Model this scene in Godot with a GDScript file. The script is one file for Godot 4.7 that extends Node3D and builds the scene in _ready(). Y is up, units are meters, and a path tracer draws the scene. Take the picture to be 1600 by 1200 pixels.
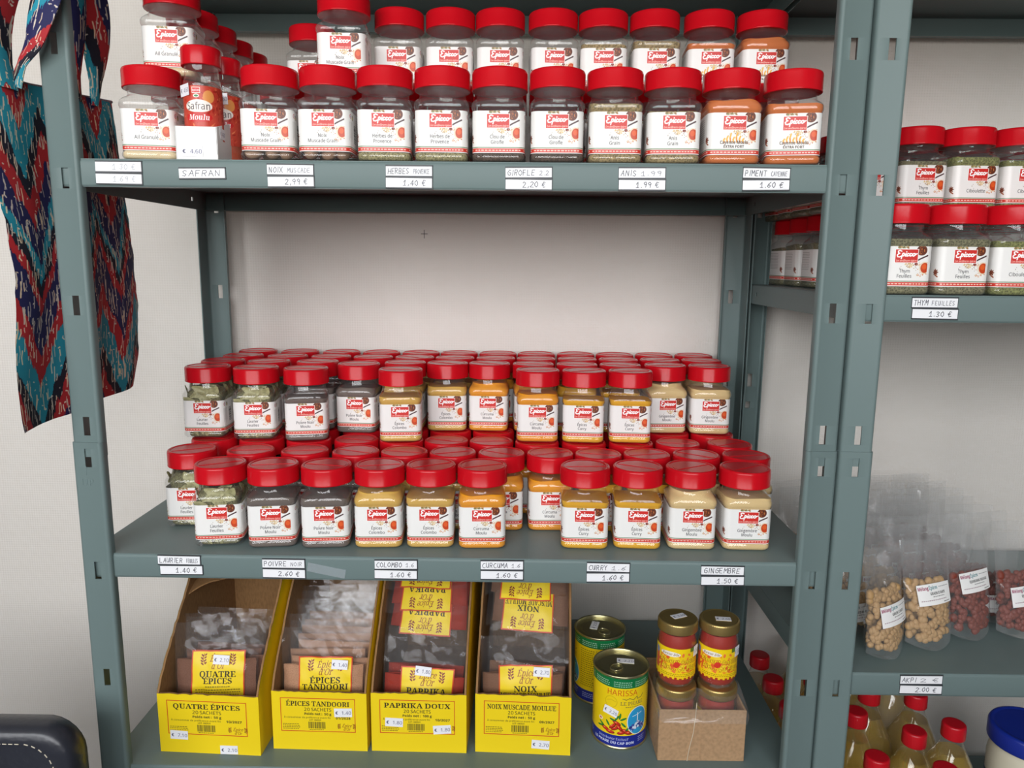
extends Node3D

# ---------------------------------------------------------------- levels (metres)
const TOP := 1.45          # surface of the shelf with two layers of jars
const MID := 0.9351
const LOW := 0.6191
const UPPER := 1.7593
const B_MID := 1.2925      # second unit
const B_LOW := 0.7775
const B_FLOOR := 0.33
const JAR_H := 0.1125
const WALL_Z := -0.49
const DEEP := 0.458

var rng := RandomNumberGenerator.new()
var used := {}
var M := {}
var sans: SystemFont
var sans_bold: SystemFont
var serif_bold: SystemFont
var serif: SystemFont
var tri_cache := {}

# ================================================================ nodes
func numbered(called: String) -> String:
	var n: int = used.get(called, 0)
	used[called] = n + 1
	return called if n == 0 else "%s_%03d" % [called, n]

func thing(called: String, label: String, category: String, at := Vector3.ZERO, group := "") -> Node3D:
	var o := Node3D.new()
	o.name = numbered(called)
	add_child(o)
	o.position = at
	o.set_meta("label", label)
	o.set_meta("category", category)
	if group: o.set_meta("group", group)
	return o

func part(called: String, mesh: Mesh, mat: Material, parent: Node3D, at := Vector3.ZERO, rot := Vector3.ZERO) -> MeshInstance3D:
	var o := MeshInstance3D.new()
	o.name = called
	o.mesh = mesh
	if mat: o.material_override = mat
	parent.add_child(o, true)
	o.position = at
	o.rotation = rot
	return o

func struct(called: String, mesh: Mesh, mat: Material, at := Vector3.ZERO) -> MeshInstance3D:
	var o := part(called, mesh, mat, self, at)
	o.set_meta("kind", "structure")
	return o

func mat(color: Color, rough := 0.6, metal := 0.0) -> StandardMaterial3D:
	var m := StandardMaterial3D.new()
	m.albedo_color = color
	m.roughness = rough
	m.metallic = metal
	return m

func printed(tex: Texture2D, rough := 0.5) -> StandardMaterial3D:
	var m := mat(Color.WHITE, rough)
	m.albedo_texture = tex
	return m

func clear(alpha: float, rough := 0.06, color := Color(0.9, 0.9, 0.9)) -> StandardMaterial3D:
	var m := mat(Color(color.r, color.g, color.b, alpha), rough)
	m.transparency = BaseMaterial3D.TRANSPARENCY_ALPHA
	return m

func rgb8(r: float, g: float, b: float) -> Color:
	return Color(r / 255.0, g / 255.0, b / 255.0)

# ================================================================ geometry
func stool() -> SurfaceTool:
	var st := SurfaceTool.new()
	st.begin(Mesh.PRIMITIVE_TRIANGLES)
	return st

func done(st: SurfaceTool) -> ArrayMesh:
	st.generate_normals()
	return st.commit()

func quad(st: SurfaceTool, a: Vector3, b: Vector3, c: Vector3, d: Vector3, group := 4294967295, ua := Vector2(0, 0), ub := Vector2(1, 0), uc := Vector2(1, 1), ud := Vector2(0, 1)) -> void:
	st.set_smooth_group(group)
	for p in [[a, ua], [b, ub], [c, uc], [a, ua], [c, uc], [d, ud]]:
		st.set_uv(p[1])
		st.add_vertex(p[0])

# box between two corners, edges cut back by bev
func add_box(st: SurfaceTool, lo: Vector3, hi: Vector3, bev := 0.0) -> void:
	var c := (lo + hi) / 2.0
	var h := (hi - lo) / 2.0
	bev = minf(bev, 0.45 * minf(h.x, minf(h.y, h.z)))
	var axes := [Vector3.RIGHT, Vector3.UP, Vector3.BACK]
	for k in 3:
		for s in [-1.0, 1.0]:
			var n: Vector3 = axes[k] * s
			var u: Vector3 = axes[(k + 1) % 3]
			var v: Vector3 = n.cross(u)
			var hu: float = absf(h.dot(u)) - bev
			var hv: float = absf(h.dot(v.abs())) - bev
			var m: Vector3 = c + n * absf(h.dot(axes[k]))
			quad(st, m - u * hu + v * hv, m + u * hu + v * hv, m + u * hu - v * hv, m - u * hu - v * hv)
	if bev <= 0.0: return
	for k in 3:
		var a: Vector3 = axes[k]
		var b: Vector3 = axes[(k + 1) % 3]
		var e: Vector3 = axes[(k + 2) % 3]
		var ha: float = absf(h.dot(a)) - bev
		var hb: float = absf(h.dot(b))
		var he: float = absf(h.dot(e))
		for s in [-1.0, 1.0]:
			for t in [-1.0, 1.0]:
				var p1: Vector3 = c + b * s * hb + e * t * (he - bev)
				var p2: Vector3 = c + b * s * (hb - bev) + e * t * he
				if s * t > 0: quad(st, p1 + a * ha, p1 - a * ha, p2 - a * ha, p2 + a * ha)
				else: quad(st, p1 - a * ha, p1 + a * ha, p2 + a * ha, p2 - a * ha)
	for sx in [-1.0, 1.0]:
		for sy in [-1.0, 1.0]:
			for sz in [-1.0, 1.0]:
				var p := Vector3(sx, sy, sz)
				var x := c + p * Vector3(h.x, h.y - bev, h.z - bev)
				var y := c + p * Vector3(h.x - bev, h.y, h.z - bev)
				var z := c + p * Vector3(h.x - bev, h.y - bev, h.z)
				st.set_smooth_group(4294967295)
				for q in ([x, z, y] if sx * sy * sz > 0 else [x, y, z]):
					st.set_uv(Vector2.ZERO)
					st.add_vertex(q)

func box_mesh(size: Vector3, bev := 0.0) -> ArrayMesh:
	var st := stool()
	add_box(st, -size / 2.0, size / 2.0, bev)
	return done(st)

func slab(lo: Vector3, hi: Vector3, bev := 0.0) -> ArrayMesh:
	var st := stool()
	add_box(st, lo, hi, bev)
	return done(st)

# rounded square ring seen from above, from the middle of the front left corner to the right and round
func ring(a: float, r: float, y: float, b := -1.0) -> PackedVector3Array:
	if b < 0.0: b = a
	r = minf(r, minf(a, b))
	var out := PackedVector3Array()
	var corners := [Vector2(-a + r, b - r), Vector2(a - r, b - r), Vector2(a - r, -b + r), Vector2(-a + r, -b + r)]
	var first := PackedVector3Array()
	for k in 4:
		for i in 7:
			var ang := PI - k * PI / 2.0 - i * PI / 12.0
			var p: Vector2 = corners[k] + Vector2(cos(ang), sin(ang)) * r
			if k == 0 and i < 3: first.append(Vector3(p.x, y, p.y))
			else: out.append(Vector3(p.x, y, p.y))
	out.append_array(first)
	return out

func circle(r: float, y: float, n := 28) -> PackedVector3Array:
	var out := PackedVector3Array()
	for i in n:
		var ang := PI * 0.75 - i * TAU / n
		out.append(Vector3(cos(ang) * r, y, sin(ang) * r))
	return out

# rings from bottom to top
func add_loft(st: SurfaceTool, rings: Array, cap_low := true, cap_high := true, group := 1) -> void:
	var n: int = rings[0].size()
	var lens := PackedFloat32Array([0.0])
	for i in n: lens.append(lens[i] + rings[0][i].distance_to(rings[0][(i + 1) % n]))
	var y0: float = rings[0][0].y
	var y1: float = rings[-1][0].y
	for k in rings.size() - 1:
		var lo: PackedVector3Array = rings[k]
		var hi: PackedVector3Array = rings[k + 1]
		var va := 1.0 - (lo[0].y - y0) / maxf(y1 - y0, 1e-6)
		var vb := 1.0 - (hi[0].y - y0) / maxf(y1 - y0, 1e-6)
		for i in n:
			var j := (i + 1) % n
			var ua := lens[i] / lens[n]
			var ub := lens[i + 1] / lens[n]
			quad(st, hi[i], hi[j], lo[j], lo[i], group, Vector2(ua, vb), Vector2(ub, vb), Vector2(ub, va), Vector2(ua, va))
	for top in [false, true]:
		if not (cap_high if top else cap_low): continue
		var r: PackedVector3Array = rings[-1] if top else rings[0]
		var c := Vector3.ZERO
		for p in r: c += p / n
		st.set_smooth_group(4294967295)
		for i in n:
			var j := (i + 1) % n
			for p in ([c, r[j], r[i]] if top else [c, r[i], r[j]]):
				st.set_uv(Vector2(0.5 + (p.x - c.x) * 8.0, 0.5 + (p.z - c.z) * 8.0))
				st.add_vertex(p)

func lathe(profile: Array, n := 28, cap_low := true, cap_high := true) -> ArrayMesh:
	var st := stool()
	var rings := []
	for p in profile: rings.append(circle(p.x, p.y, n))
	add_loft(st, rings, cap_low, cap_high)
	return done(st)

# straight bar or tube along points with a square or round section
func add_tube(st: SurfaceTool, pts: Array, r: float, n := 8) -> void:
	var rings := []
	for i in pts.size():
		var d: Vector3 = (pts[mini(i + 1, pts.size() - 1)] - pts[maxi(i - 1, 0)]).normalized()
		var u := d.cross(Vector3.UP if absf(d.y) < 0.9 else Vector3.RIGHT).normalized()
		var w := d.cross(u)
		var rg := PackedVector3Array()
		for k in n:
			var ang := -k * TAU / n
			rg.append(pts[i] + (u * cos(ang) + w * sin(ang)) * r)
		rings.append(rg)
	for k in rings.size() - 1:
		for i in n:
			var j := (i + 1) % n
			quad(st, rings[k + 1][i], rings[k][i], rings[k][j], rings[k + 1][j], 1)
	for e in [0, rings.size() - 1]:
		st.set_smooth_group(4294967295)
		for i in n:
			for p in [pts[e], rings[e][i], rings[e][(i + 1) % n]]:
				st.set_uv(Vector2.ZERO)
				st.add_vertex(p)

# sheet metal: an open line in plan (x, z), given a thickness, drawn up from y0 to y1
func add_sheet(st: SurfaceTool, line: Array, t: float, y0: float, y1: float) -> void:
	var n := line.size()
	var inner := []
	for i in n:
		var d: Vector2 = (line[mini(i + 1, n - 1)] - line[maxi(i - 1, 0)]).normalized()
		inner.append(line[i] + Vector2(d.y, -d.x) * t)
	var at := func(p: Vector2, y: float) -> Vector3: return Vector3(p.x, y, p.y)
	for i in n - 1:
		quad(st, at.call(line[i], y1), at.call(line[i + 1], y1), at.call(line[i + 1], y0), at.call(line[i], y0), 1)
		quad(st, at.call(inner[i + 1], y1), at.call(inner[i], y1), at.call(inner[i], y0), at.call(inner[i + 1], y0), 2)
		quad(st, at.call(inner[i], y1), at.call(inner[i + 1], y1), at.call(line[i + 1], y1), at.call(line[i], y1))
		quad(st, at.call(line[i], y0), at.call(line[i + 1], y0), at.call(inner[i + 1], y0), at.call(inner[i], y0))
	for e in [0, n - 1]:
		quad(st, at.call(line[e], y1), at.call(inner[e], y1), at.call(inner[e], y0), at.call(line[e], y0))

# ================================================================ drawing of prints
class Canvas:
	var im: Image
	var w: int
	var h: int
	func _init(ww: int, hh: int, bg: Color):
		w = ww
		h = hh
		im = Image.create_empty(w, h, false, Image.FORMAT_RGBA8)
		im.fill(bg)
	func dot(x: int, y: int, c: Color, a: float) -> void:
		if x < 0 or y < 0 or x >= w or y >= h or a <= 0.0: return
		im.set_pixel(x, y, im.get_pixel(x, y).lerp(c, minf(a, 1.0)))
	func rect(x: float, y: float, ww: float, hh: float, c: Color) -> void:
		im.fill_rect(Rect2i(int(x), int(y), int(ww), int(hh)), c)
	func frame(x: float, y: float, ww: float, hh: float, t: float, c: Color) -> void:
		rect(x, y, ww, t, c)
		rect(x, y + hh - t, ww, t, c)
		rect(x, y, t, hh, c)
		rect(x + ww - t, y, t, hh, c)
	func stroke(pts: Array, width: float, c: Color) -> void:
		for i in pts.size() - 1:
			var a: Vector2 = pts[i]
			var b: Vector2 = pts[i + 1]
			var r := width / 2.0
			for y in range(int(minf(a.y, b.y) - r - 1), int(maxf(a.y, b.y) + r + 2)):
				for x in range(int(minf(a.x, b.x) - r - 1), int(maxf(a.x, b.x) + r + 2)):
					var p := Vector2(x + 0.5, y + 0.5)
					var q := Geometry2D.get_closest_point_to_segment(p, a, b)
					dot(x, y, c, clampf(r - p.distance_to(q) + 0.5, 0.0, 1.0))
	func blob(cx: float, cy: float, rx: float, ry: float, c: Color, turn := 0.0) -> void:
		var m := maxf(rx, ry)
		for y in range(int(cy - m - 1), int(cy + m + 2)):
			for x in range(int(cx - m - 1), int(cx + m + 2)):
				var p := Vector2(x + 0.5 - cx, y + 0.5 - cy).rotated(-turn)
				var d := sqrt(p.x * p.x / (rx * rx) + p.y * p.y / (ry * ry))
				dot(x, y, c, clampf((1.0 - d) * minf(rx, ry) + 0.5, 0.0, 1.0))
	func tris(pts: PackedVector2Array, c: Color) -> void:
		var lo := Vector2(1e9, 1e9)
		var hi := Vector2(-1e9, -1e9)
		for p in pts:
			lo = lo.min(p)
			hi = hi.max(p)
		var x0 := int(floor(lo.x))
		var y0 := int(floor(lo.y))
		var bw := int(ceil(hi.x)) - x0 + 1
		var bh := int(ceil(hi.y)) - y0 + 1
		if bw <= 0 or bh <= 0 or bw * bh > 2000000: return
		var cov := PackedFloat32Array()
		cov.resize(bw * bh)
		for t in range(0, pts.size() - 2, 3):
			var a := pts[t] - Vector2(x0, y0)
			var b := pts[t + 1] - Vector2(x0, y0)
			var e := pts[t + 2] - Vector2(x0, y0)
			if absf((b - a).cross(e - a)) < 1e-5: continue
			if (b - a).cross(e - a) < 0.0:
				var s := b
				b = e
				e = s
			var ymin := minf(a.y, minf(b.y, e.y))
			var ymax := maxf(a.y, maxf(b.y, e.y))
			# three scan lines in each row, exact spans along x
			for k in range(int(floor(ymin * 3.0)), int(ceil(ymax * 3.0)) + 1):
				var yy := (k + 0.5) / 3.0
				if yy < ymin or yy > ymax: continue
				var xa := 1e9
				var xb := -1e9
				for s in 3:
					var p: Vector2 = [a, b, e][s]
					var q: Vector2 = [b, e, a][s]
					if (p.y <= yy) != (q.y <= yy):
						var xx := p.x + (yy - p.y) / (q.y - p.y) * (q.x - p.x)
						xa = minf(xa, xx)
						xb = maxf(xb, xx)
				if xb <= xa: continue
				var row := int(floor(yy)) * bw
				for x in range(int(floor(xa)), int(floor(xb)) + 1):
					cov[row + x] += maxf(0.0, minf(xb, x + 1.0) - maxf(xa, float(x))) / 3.0
		for y in bh:
			for x in bw:
				var v := cov[y * bw + x]
				if v > 0.02: dot(x0 + x, y0 + y, c, v)
	func tex() -> ImageTexture:
		return ImageTexture.create_from_image(im)

func glyphs(s: String, font: Font) -> PackedVector2Array:
	var key := [s, font.get_instance_id()]
	if not tri_cache.has(key):
		var tm := TextMesh.new()
		tm.text = s
		tm.font = font
		tm.font_size = 32
		tm.pixel_size = 1.0
		tm.depth = 0.0
		tm.width = 10000.0
		var arr := tm.get_mesh_arrays()
		var v: PackedVector3Array = arr[Mesh.ARRAY_VERTEX]
		var out := PackedVector2Array()
		if arr[Mesh.ARRAY_INDEX] != null and arr[Mesh.ARRAY_INDEX].size() > 0:
			for i in arr[Mesh.ARRAY_INDEX]: out.append(Vector2(v[i].x, -v[i].y))
		else:
			for p in v: out.append(Vector2(p.x, -p.y))
		tri_cache[key] = out
	return tri_cache[key]

# text about (cx, cy); size is the em in pixels, wide stretches it; slant leans it; align -1 left, 0 middle, 1 right
func write(cv: Canvas, s: String, cx: float, cy: float, size: float, col: Color, font: Font, wide := 1.0, turn := 0.0, slant := 0.0, align := 0) -> void:
	var g := glyphs(s, font)
	if g.is_empty(): return
	var lo := Vector2(1e9, 1e9)
	var hi := Vector2(-1e9, -1e9)
	for p in g:
		lo = lo.min(p)
		hi = hi.max(p)
	# stand every line on the middle of a capital, whatever accents or tails it has
	var cap_lo := 1e9
	var cap_hi := -1e9
	for p in glyphs("H", font):
		cap_lo = minf(cap_lo, p.y)
		cap_hi = maxf(cap_hi, p.y)
	lo.y = cap_lo
	hi.y = cap_hi
	var k := size / 32.0
	var ox := (lo.x + hi.x) / 2.0 if align == 0 else (lo.x if align < 0 else hi.x)
	var out := PackedVector2Array()
	for p in g:
		var q := Vector2((p.x - ox) * wide - slant * (p.y - hi.y), p.y - (lo.y + hi.y) / 2.0) * k
		out.append(q.rotated(turn) + Vector2(cx, cy))
	cv.tris(out, col)

const PEN := {
	"A": "0,10 3,0 6,10;1,6 5,6", "B": "0,0 0,10 4,10 5,8 4,5 0,5;0,0 4,0 5,2 4,5", "C": "6,1 3,0 0,4 1,9 4,10 6,9", "D": "0,0 0,10 4,9 6,5 4,1 0,0", "E": "5,0 0,0 0,10 5,10;0,5 4,5",
	"F": "5,0 0,0 0,10;0,5 4,5", "G": "6,1 3,0 0,4 1,9 4,10 6,8 6,5 3,5", "H": "0,0 0,10;6,0 6,10;0,5 6,5", "I": "1.6,0 1.4,10", "K": "0,0 0,10;5,0 0,5 5,10", "L": "0,0 0,10 5,10", "M": "0,10 1,0 3,6 6,0 7,10",
	"N": "0,10 0,0 5,10 5,0", "O": "3,0 0,3 0,7 3,10 6,7 6,3 3,0", "P": "0,10 0,0 4,0 5,3 4,5 0,5", "R": "0,10 0,0 4,0 5,3 4,5 0,5;2,5 5,10", "S": "5,1 2,0 0,2 2,5 5,7 3,10 0,9", "T": "0,0 6,0;3,0 3,10",
	"U": "0,0 0,8 2,10 4,9 5,0;5,0 5,10", "V": "0,0 3,10 6,0", "X": "0,0 6,10;6,0 0,10", "Y": "0,0 3,5 6,0;3,5 3,10", "0": "3,0 0,3 0,7 3,10 5,7 5,3 3,0", "1": "0,4 3,0 3,10;0,10 5,10", "2": "0,2 2,0 5,2 4,5 0,10 6,10",
	"3": "0,1 3,0 5,2 2,5 5,7 3,10 0,9", "4": "4,10 4,0 0,7 6,7", "5": "5,0 1,0 0,4 4,4 5,7 3,10 0,9", "6": "5,0 1,4 0,8 3,10 5,7 3,5 1,6", "7": "0,0 5,0 2,10", "8": "3,5 0,2 3,0 5,2 3,5 0,8 3,10 5,8 3,5",
	"9": "5,4 2,5 0,2 3,0 5,2 4,10", "€": "6,1 3,0 1,5 3,10 6,9;0,4 5,4;0,6 4,6", ".": "1,9 1,10", ",": "2,8 1,11",
}

# a felt pen writing capitals into the box x, y, ww, hh
func hand(cv: Canvas, s: String, x: float, y: float, ww: float, hh: float, pen: float, col: Color, salt := 1) -> void:
	var r := RandomNumberGenerator.new()
	r.seed = salt
	var total := 0.0
	for ch in s: total += 4.5 if ch in " ." else (5.0 if ch in "I," else 8.5)
	var kx := ww / total
	var ky := hh / 10.0
	var at := x
	for ch in s:
		if PEN.has(ch):
			var dy := r.randf_range(-0.05, 0.05) * hh
			var lean := r.randf_range(0.0, 0.16)
			for line in PEN[ch].split(";"):
				var pts := []
				for p in line.split(" "):
					var q: PackedStringArray = p.split(",")
					var fx := float(q[0]) + r.randf_range(-0.25, 0.25)
					var fy := float(q[1]) + r.randf_range(-0.25, 0.25)
					pts.append(Vector2(at + (fx + lean * (10.0 - fy)) * kx, y + fy * ky + dy))
				cv.stroke(pts, pen, col)
		at += (4.5 if ch in " ." else (5.0 if ch in "I," else 8.5)) * kx

func brush_name(cv: Canvas, x: float, y: float, k: float, pen: float, col: Color) -> void:
	for line in ["22,6 14,3 7,6 8,12 14,15;14,15 9,17 4,22 6,29 14,30 22,26", "27,15 22,37", "26,18 31,14 35,18 31,25 25,25", "41,15 38,25 42,26", "43,8 43,9", "55,17 49,15 45,20 47,26 54,24", "67,17 61,15 57,20 59,26 66,24", "75,15 69,18 69,24 74,26 80,22 79,16 75,15", "79,17 84,18 88,16"]:
		for piece in line.split(";"):
			var pts := []
			for p in piece.split(" "):
				var q: PackedStringArray = p.split(",")
				pts.append(Vector2(x + float(q[0]) * k, y + float(q[1]) * k))
			cv.stroke(pts, pen, col)

func small_print(cv: Canvas, x: float, y: float, ww: float, rows: int, pitch: float, col: Color, salt: int) -> void:
	var r := RandomNumberGenerator.new()
	r.seed = salt
	for i in rows:
		var at := x
		while at < x + ww - 3.0:
			var l := r.randf_range(3.0, 9.0)
			cv.stroke([Vector2(at, y + i * pitch), Vector2(minf(at + l, x + ww), y + i * pitch)], pitch * 0.32, col)
			at += l + pitch * 0.6

func barcode(cv: Canvas, x: float, y: float, ww: float, hh: float, upright: bool, salt: int) -> void:
	var r := RandomNumberGenerator.new()
	r.seed = salt
	var at := 0.0
	var span := ww if upright else hh
	while at < span:
		var b := float(r.randi_range(1, 3))
		if upright: cv.rect(x + at, y, b, hh, Color(0.1, 0.1, 0.1))
		else: cv.rect(x, y + at, ww, b, Color(0.1, 0.1, 0.1))
		at += b + r.randi_range(1, 3)

func jar_label_base() -> Canvas:
	var cv := Canvas.new(768, 150, rgb8(236, 235, 232))
	var r := RandomNumberGenerator.new()
	r.seed = 5
	# spices printed at the top right of the front, cut off by the white margin
	for i in 26: cv.blob(r.randf_range(52, 100), r.randf_range(0, 6), r.randf_range(2, 5), r.randf_range(1, 3), [rgb8(150, 105, 60), rgb8(120, 130, 80), rgb8(190, 160, 110)][i % 3], r.randf_range(0, 3))
	cv.blob(152, 15, 20, 19, rgb8(98, 48, 30))
	for i in 22:
		var p := Vector2(152, 15) + Vector2(r.randf_range(2, 18), 0).rotated(r.randf_range(0, TAU))
		cv.blob(p.x, p.y, r.randf_range(2, 6), 2.0, [rgb8(160, 84, 40), rgb8(70, 32, 22), rgb8(198, 120, 60)][i % 3], r.randf_range(0, 3))
	cv.stroke([Vector2(128, 58), Vector2(150, 46), Vector2(176, 34)], 5.0, rgb8(66, 40, 44))
	cv.blob(134, 66, 6, 5.5, rgb8(120, 28, 30))
	for i in 60: cv.blob(r.randfn(108, 12), r.randfn(70, 6), r.randf_range(0.8, 2.2), r.randf_range(0.8, 1.8), [rgb8(206, 168, 96), rgb8(222, 190, 130), rgb8(170, 130, 80)][i % 3])
	for i in 70: cv.blob(r.randf_range(140, 178), r.randf_range(60, 112), r.randf_range(0.8, 2.6), 1.4, [rgb8(224, 150, 90), rgb8(214, 186, 150), rgb8(196, 110, 60)][i % 3])
	cv.blob(166, 80, 20, 23, rgb8(232, 216, 190))
	cv.blob(168, 80, 16, 19, rgb8(196, 66, 26))
	cv.blob(166, 76, 9, 10, rgb8(222, 92, 36))
	cv.rect(178, 0, 14, 150, rgb8(236, 235, 232))
	for i in 9: cv.blob(r.randf_range(70, 140), r.randf_range(74, 92), 1.0, 1.0, rgb8(110, 90, 70))
	# logo
	cv.rect(50, 10, 90, 52, rgb8(250, 248, 245))
	cv.rect(52, 12, 86, 48, rgb8(206, 44, 38))
	brush_name(cv, 55, 13, 0.9, 4.6, Color.WHITE)
	write(cv, "Les meilleures épices", 95, 53, 9.5, Color(1, 0.95, 0.9), serif_bold, 0.78, 0.0, 0.25)
	# right side
	cv.blob(210, 20, 8, 8, rgb8(180, 60, 60))
	cv.blob(210, 20, 6, 6, rgb8(240, 235, 232))
	cv.blob(210, 20, 3, 3, rgb8(90, 110, 150))
	cv.blob(238, 22, 8, 10, rgb8(70, 66, 50))
	cv.blob(238, 24, 5, 6, rgb8(200, 170, 60))
	for i in 10: cv.stroke([Vector2(200 + i * 4.0, 40), Vector2(200 + i * 4.0, 40 + r.randf_range(50, 72))], 1.2, rgb8(170, 168, 165))
	barcode(cv, 262, 44, 34, 66, false, 4)
	small_print(cv, 306, 20, 66, 10, 8.0, rgb8(150, 148, 145), 7)
	small_print(cv, 400, 16, 160, 12, 8.0, rgb8(150, 148, 145), 8)
	# left side: text, a sprig of star anise at the low front edge
	small_print(cv, 600, 14, 110, 11, 8.0, rgb8(165, 163, 160), 9)
	for i in 8: cv.blob(752 + cos(i * 0.785) * 7.0, 96 + sin(i * 0.785) * 7.0, 6.0, 2.6, rgb8(116, 50, 26), i * 0.785)
	for i in 4: cv.blob(752 + i * 3.0, 106 + i * 2.0, 4.0, 2.4, rgb8(150, 70, 36), 0.6)
	# foot: a green line and the red band with tiny capitals
	cv.rect(0, 129, 768, 3, rgb8(96, 128, 84))
	cv.rect(0, 134, 768, 13, rgb8(206, 56, 42))
	for x0 in [4, 196, 388, 580]: small_print(cv, x0 + 4.0, 140.5, 176, 1, 12.0, rgb8(246, 214, 200), 11 + x0)
	return cv

func jar_label(base: Canvas, lines: Array, flames := false) -> ImageTexture:
	var cv := Canvas.new(768, 150, Color.WHITE)
	cv.im.copy_from(base.im)
	var ink := rgb8(48, 48, 50)
	if flames:
		var r := RandomNumberGenerator.new()
		r.seed = 3
		for i in 7:
			var x := 58.0 + i * 12.0
			var top: float = [92.0, 84.0, 74.0, 88.0, 72.0, 84.0, 93.0][i]
			cv.stroke([Vector2(x, 104), Vector2(x - 3, (top + 104.0) / 2.0), Vector2(x + 1, top)], 6.0, rgb8(232, 176, 64))
			cv.stroke([Vector2(x, 104), Vector2(x - 1, top + 16.0)], 3.0, rgb8(220, 110, 50))
		write(cv, lines[0], 95, 105, 16, rgb8(60, 40, 24), sans_bold, 0.9)
		write(cv, lines[1], 95, 120, 13, rgb8(50, 34, 20), sans_bold, 1.05)
	elif lines.size() == 2:
		write(cv, lines[0], 92, 92, 17, ink, sans)
		write(cv, lines[1], 92, 111, 17, ink, sans)
	else:
		write(cv, lines[0], 92, 101, 18, ink, sans)
	return cv.tex()

# ================================================================ jars
var P := {}            # products
var shell_mesh: ArrayMesh
var label_mesh: ArrayMesh
var lid_mesh: ArrayMesh
var flap_mesh: ArrayMesh
var fill_mesh := {}
var leaf_mesh: ArrayMesh
var nut_mesh: ArrayMesh

func jar_profile() -> Array:
	return [[0.0, 0.0290, 0.011], [0.0014, 0.0318, 0.011], [0.0040, 0.0334, 0.0105], [0.0078, 0.0336, 0.0105], [0.0095, 0.0326, 0.0095], [0.0105, 0.0322, 0.0092], [0.0608, 0.0322, 0.0092], [0.0622, 0.0328, 0.0095], [0.0645, 0.0337, 0.0105], [0.0680, 0.0339, 0.0115],
		[0.0712, 0.0334, 0.0135], [0.0740, 0.0322, 0.0170], [0.0764, 0.0308, 0.0220], [0.0785, 0.0300, 0.0285], [0.0800, 0.0296, 0.0296], [0.0905, 0.0294, 0.0294]]

func filling(level: float) -> ArrayMesh:
	if fill_mesh.has(level): return fill_mesh[level]
	var rings := []
	for p in jar_profile():
		var y: float = maxf(p[0], 0.0012)
		if y >= level: break
		rings.append(ring(p[1] - 0.0013, maxf(p[2] - 0.0013, 0.004), y))
	var last: PackedVector3Array = rings[-1]
	var top := PackedVector3Array()
	for q in last: top.append(Vector3(q.x, level + sin(q.x * 130.0) * 0.0012 + q.z * 0.05, q.z))
	rings.append(top)
	var st := stool()
	add_loft(st, rings)
	fill_mesh[level] = done(st)
	return fill_mesh[level]

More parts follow.
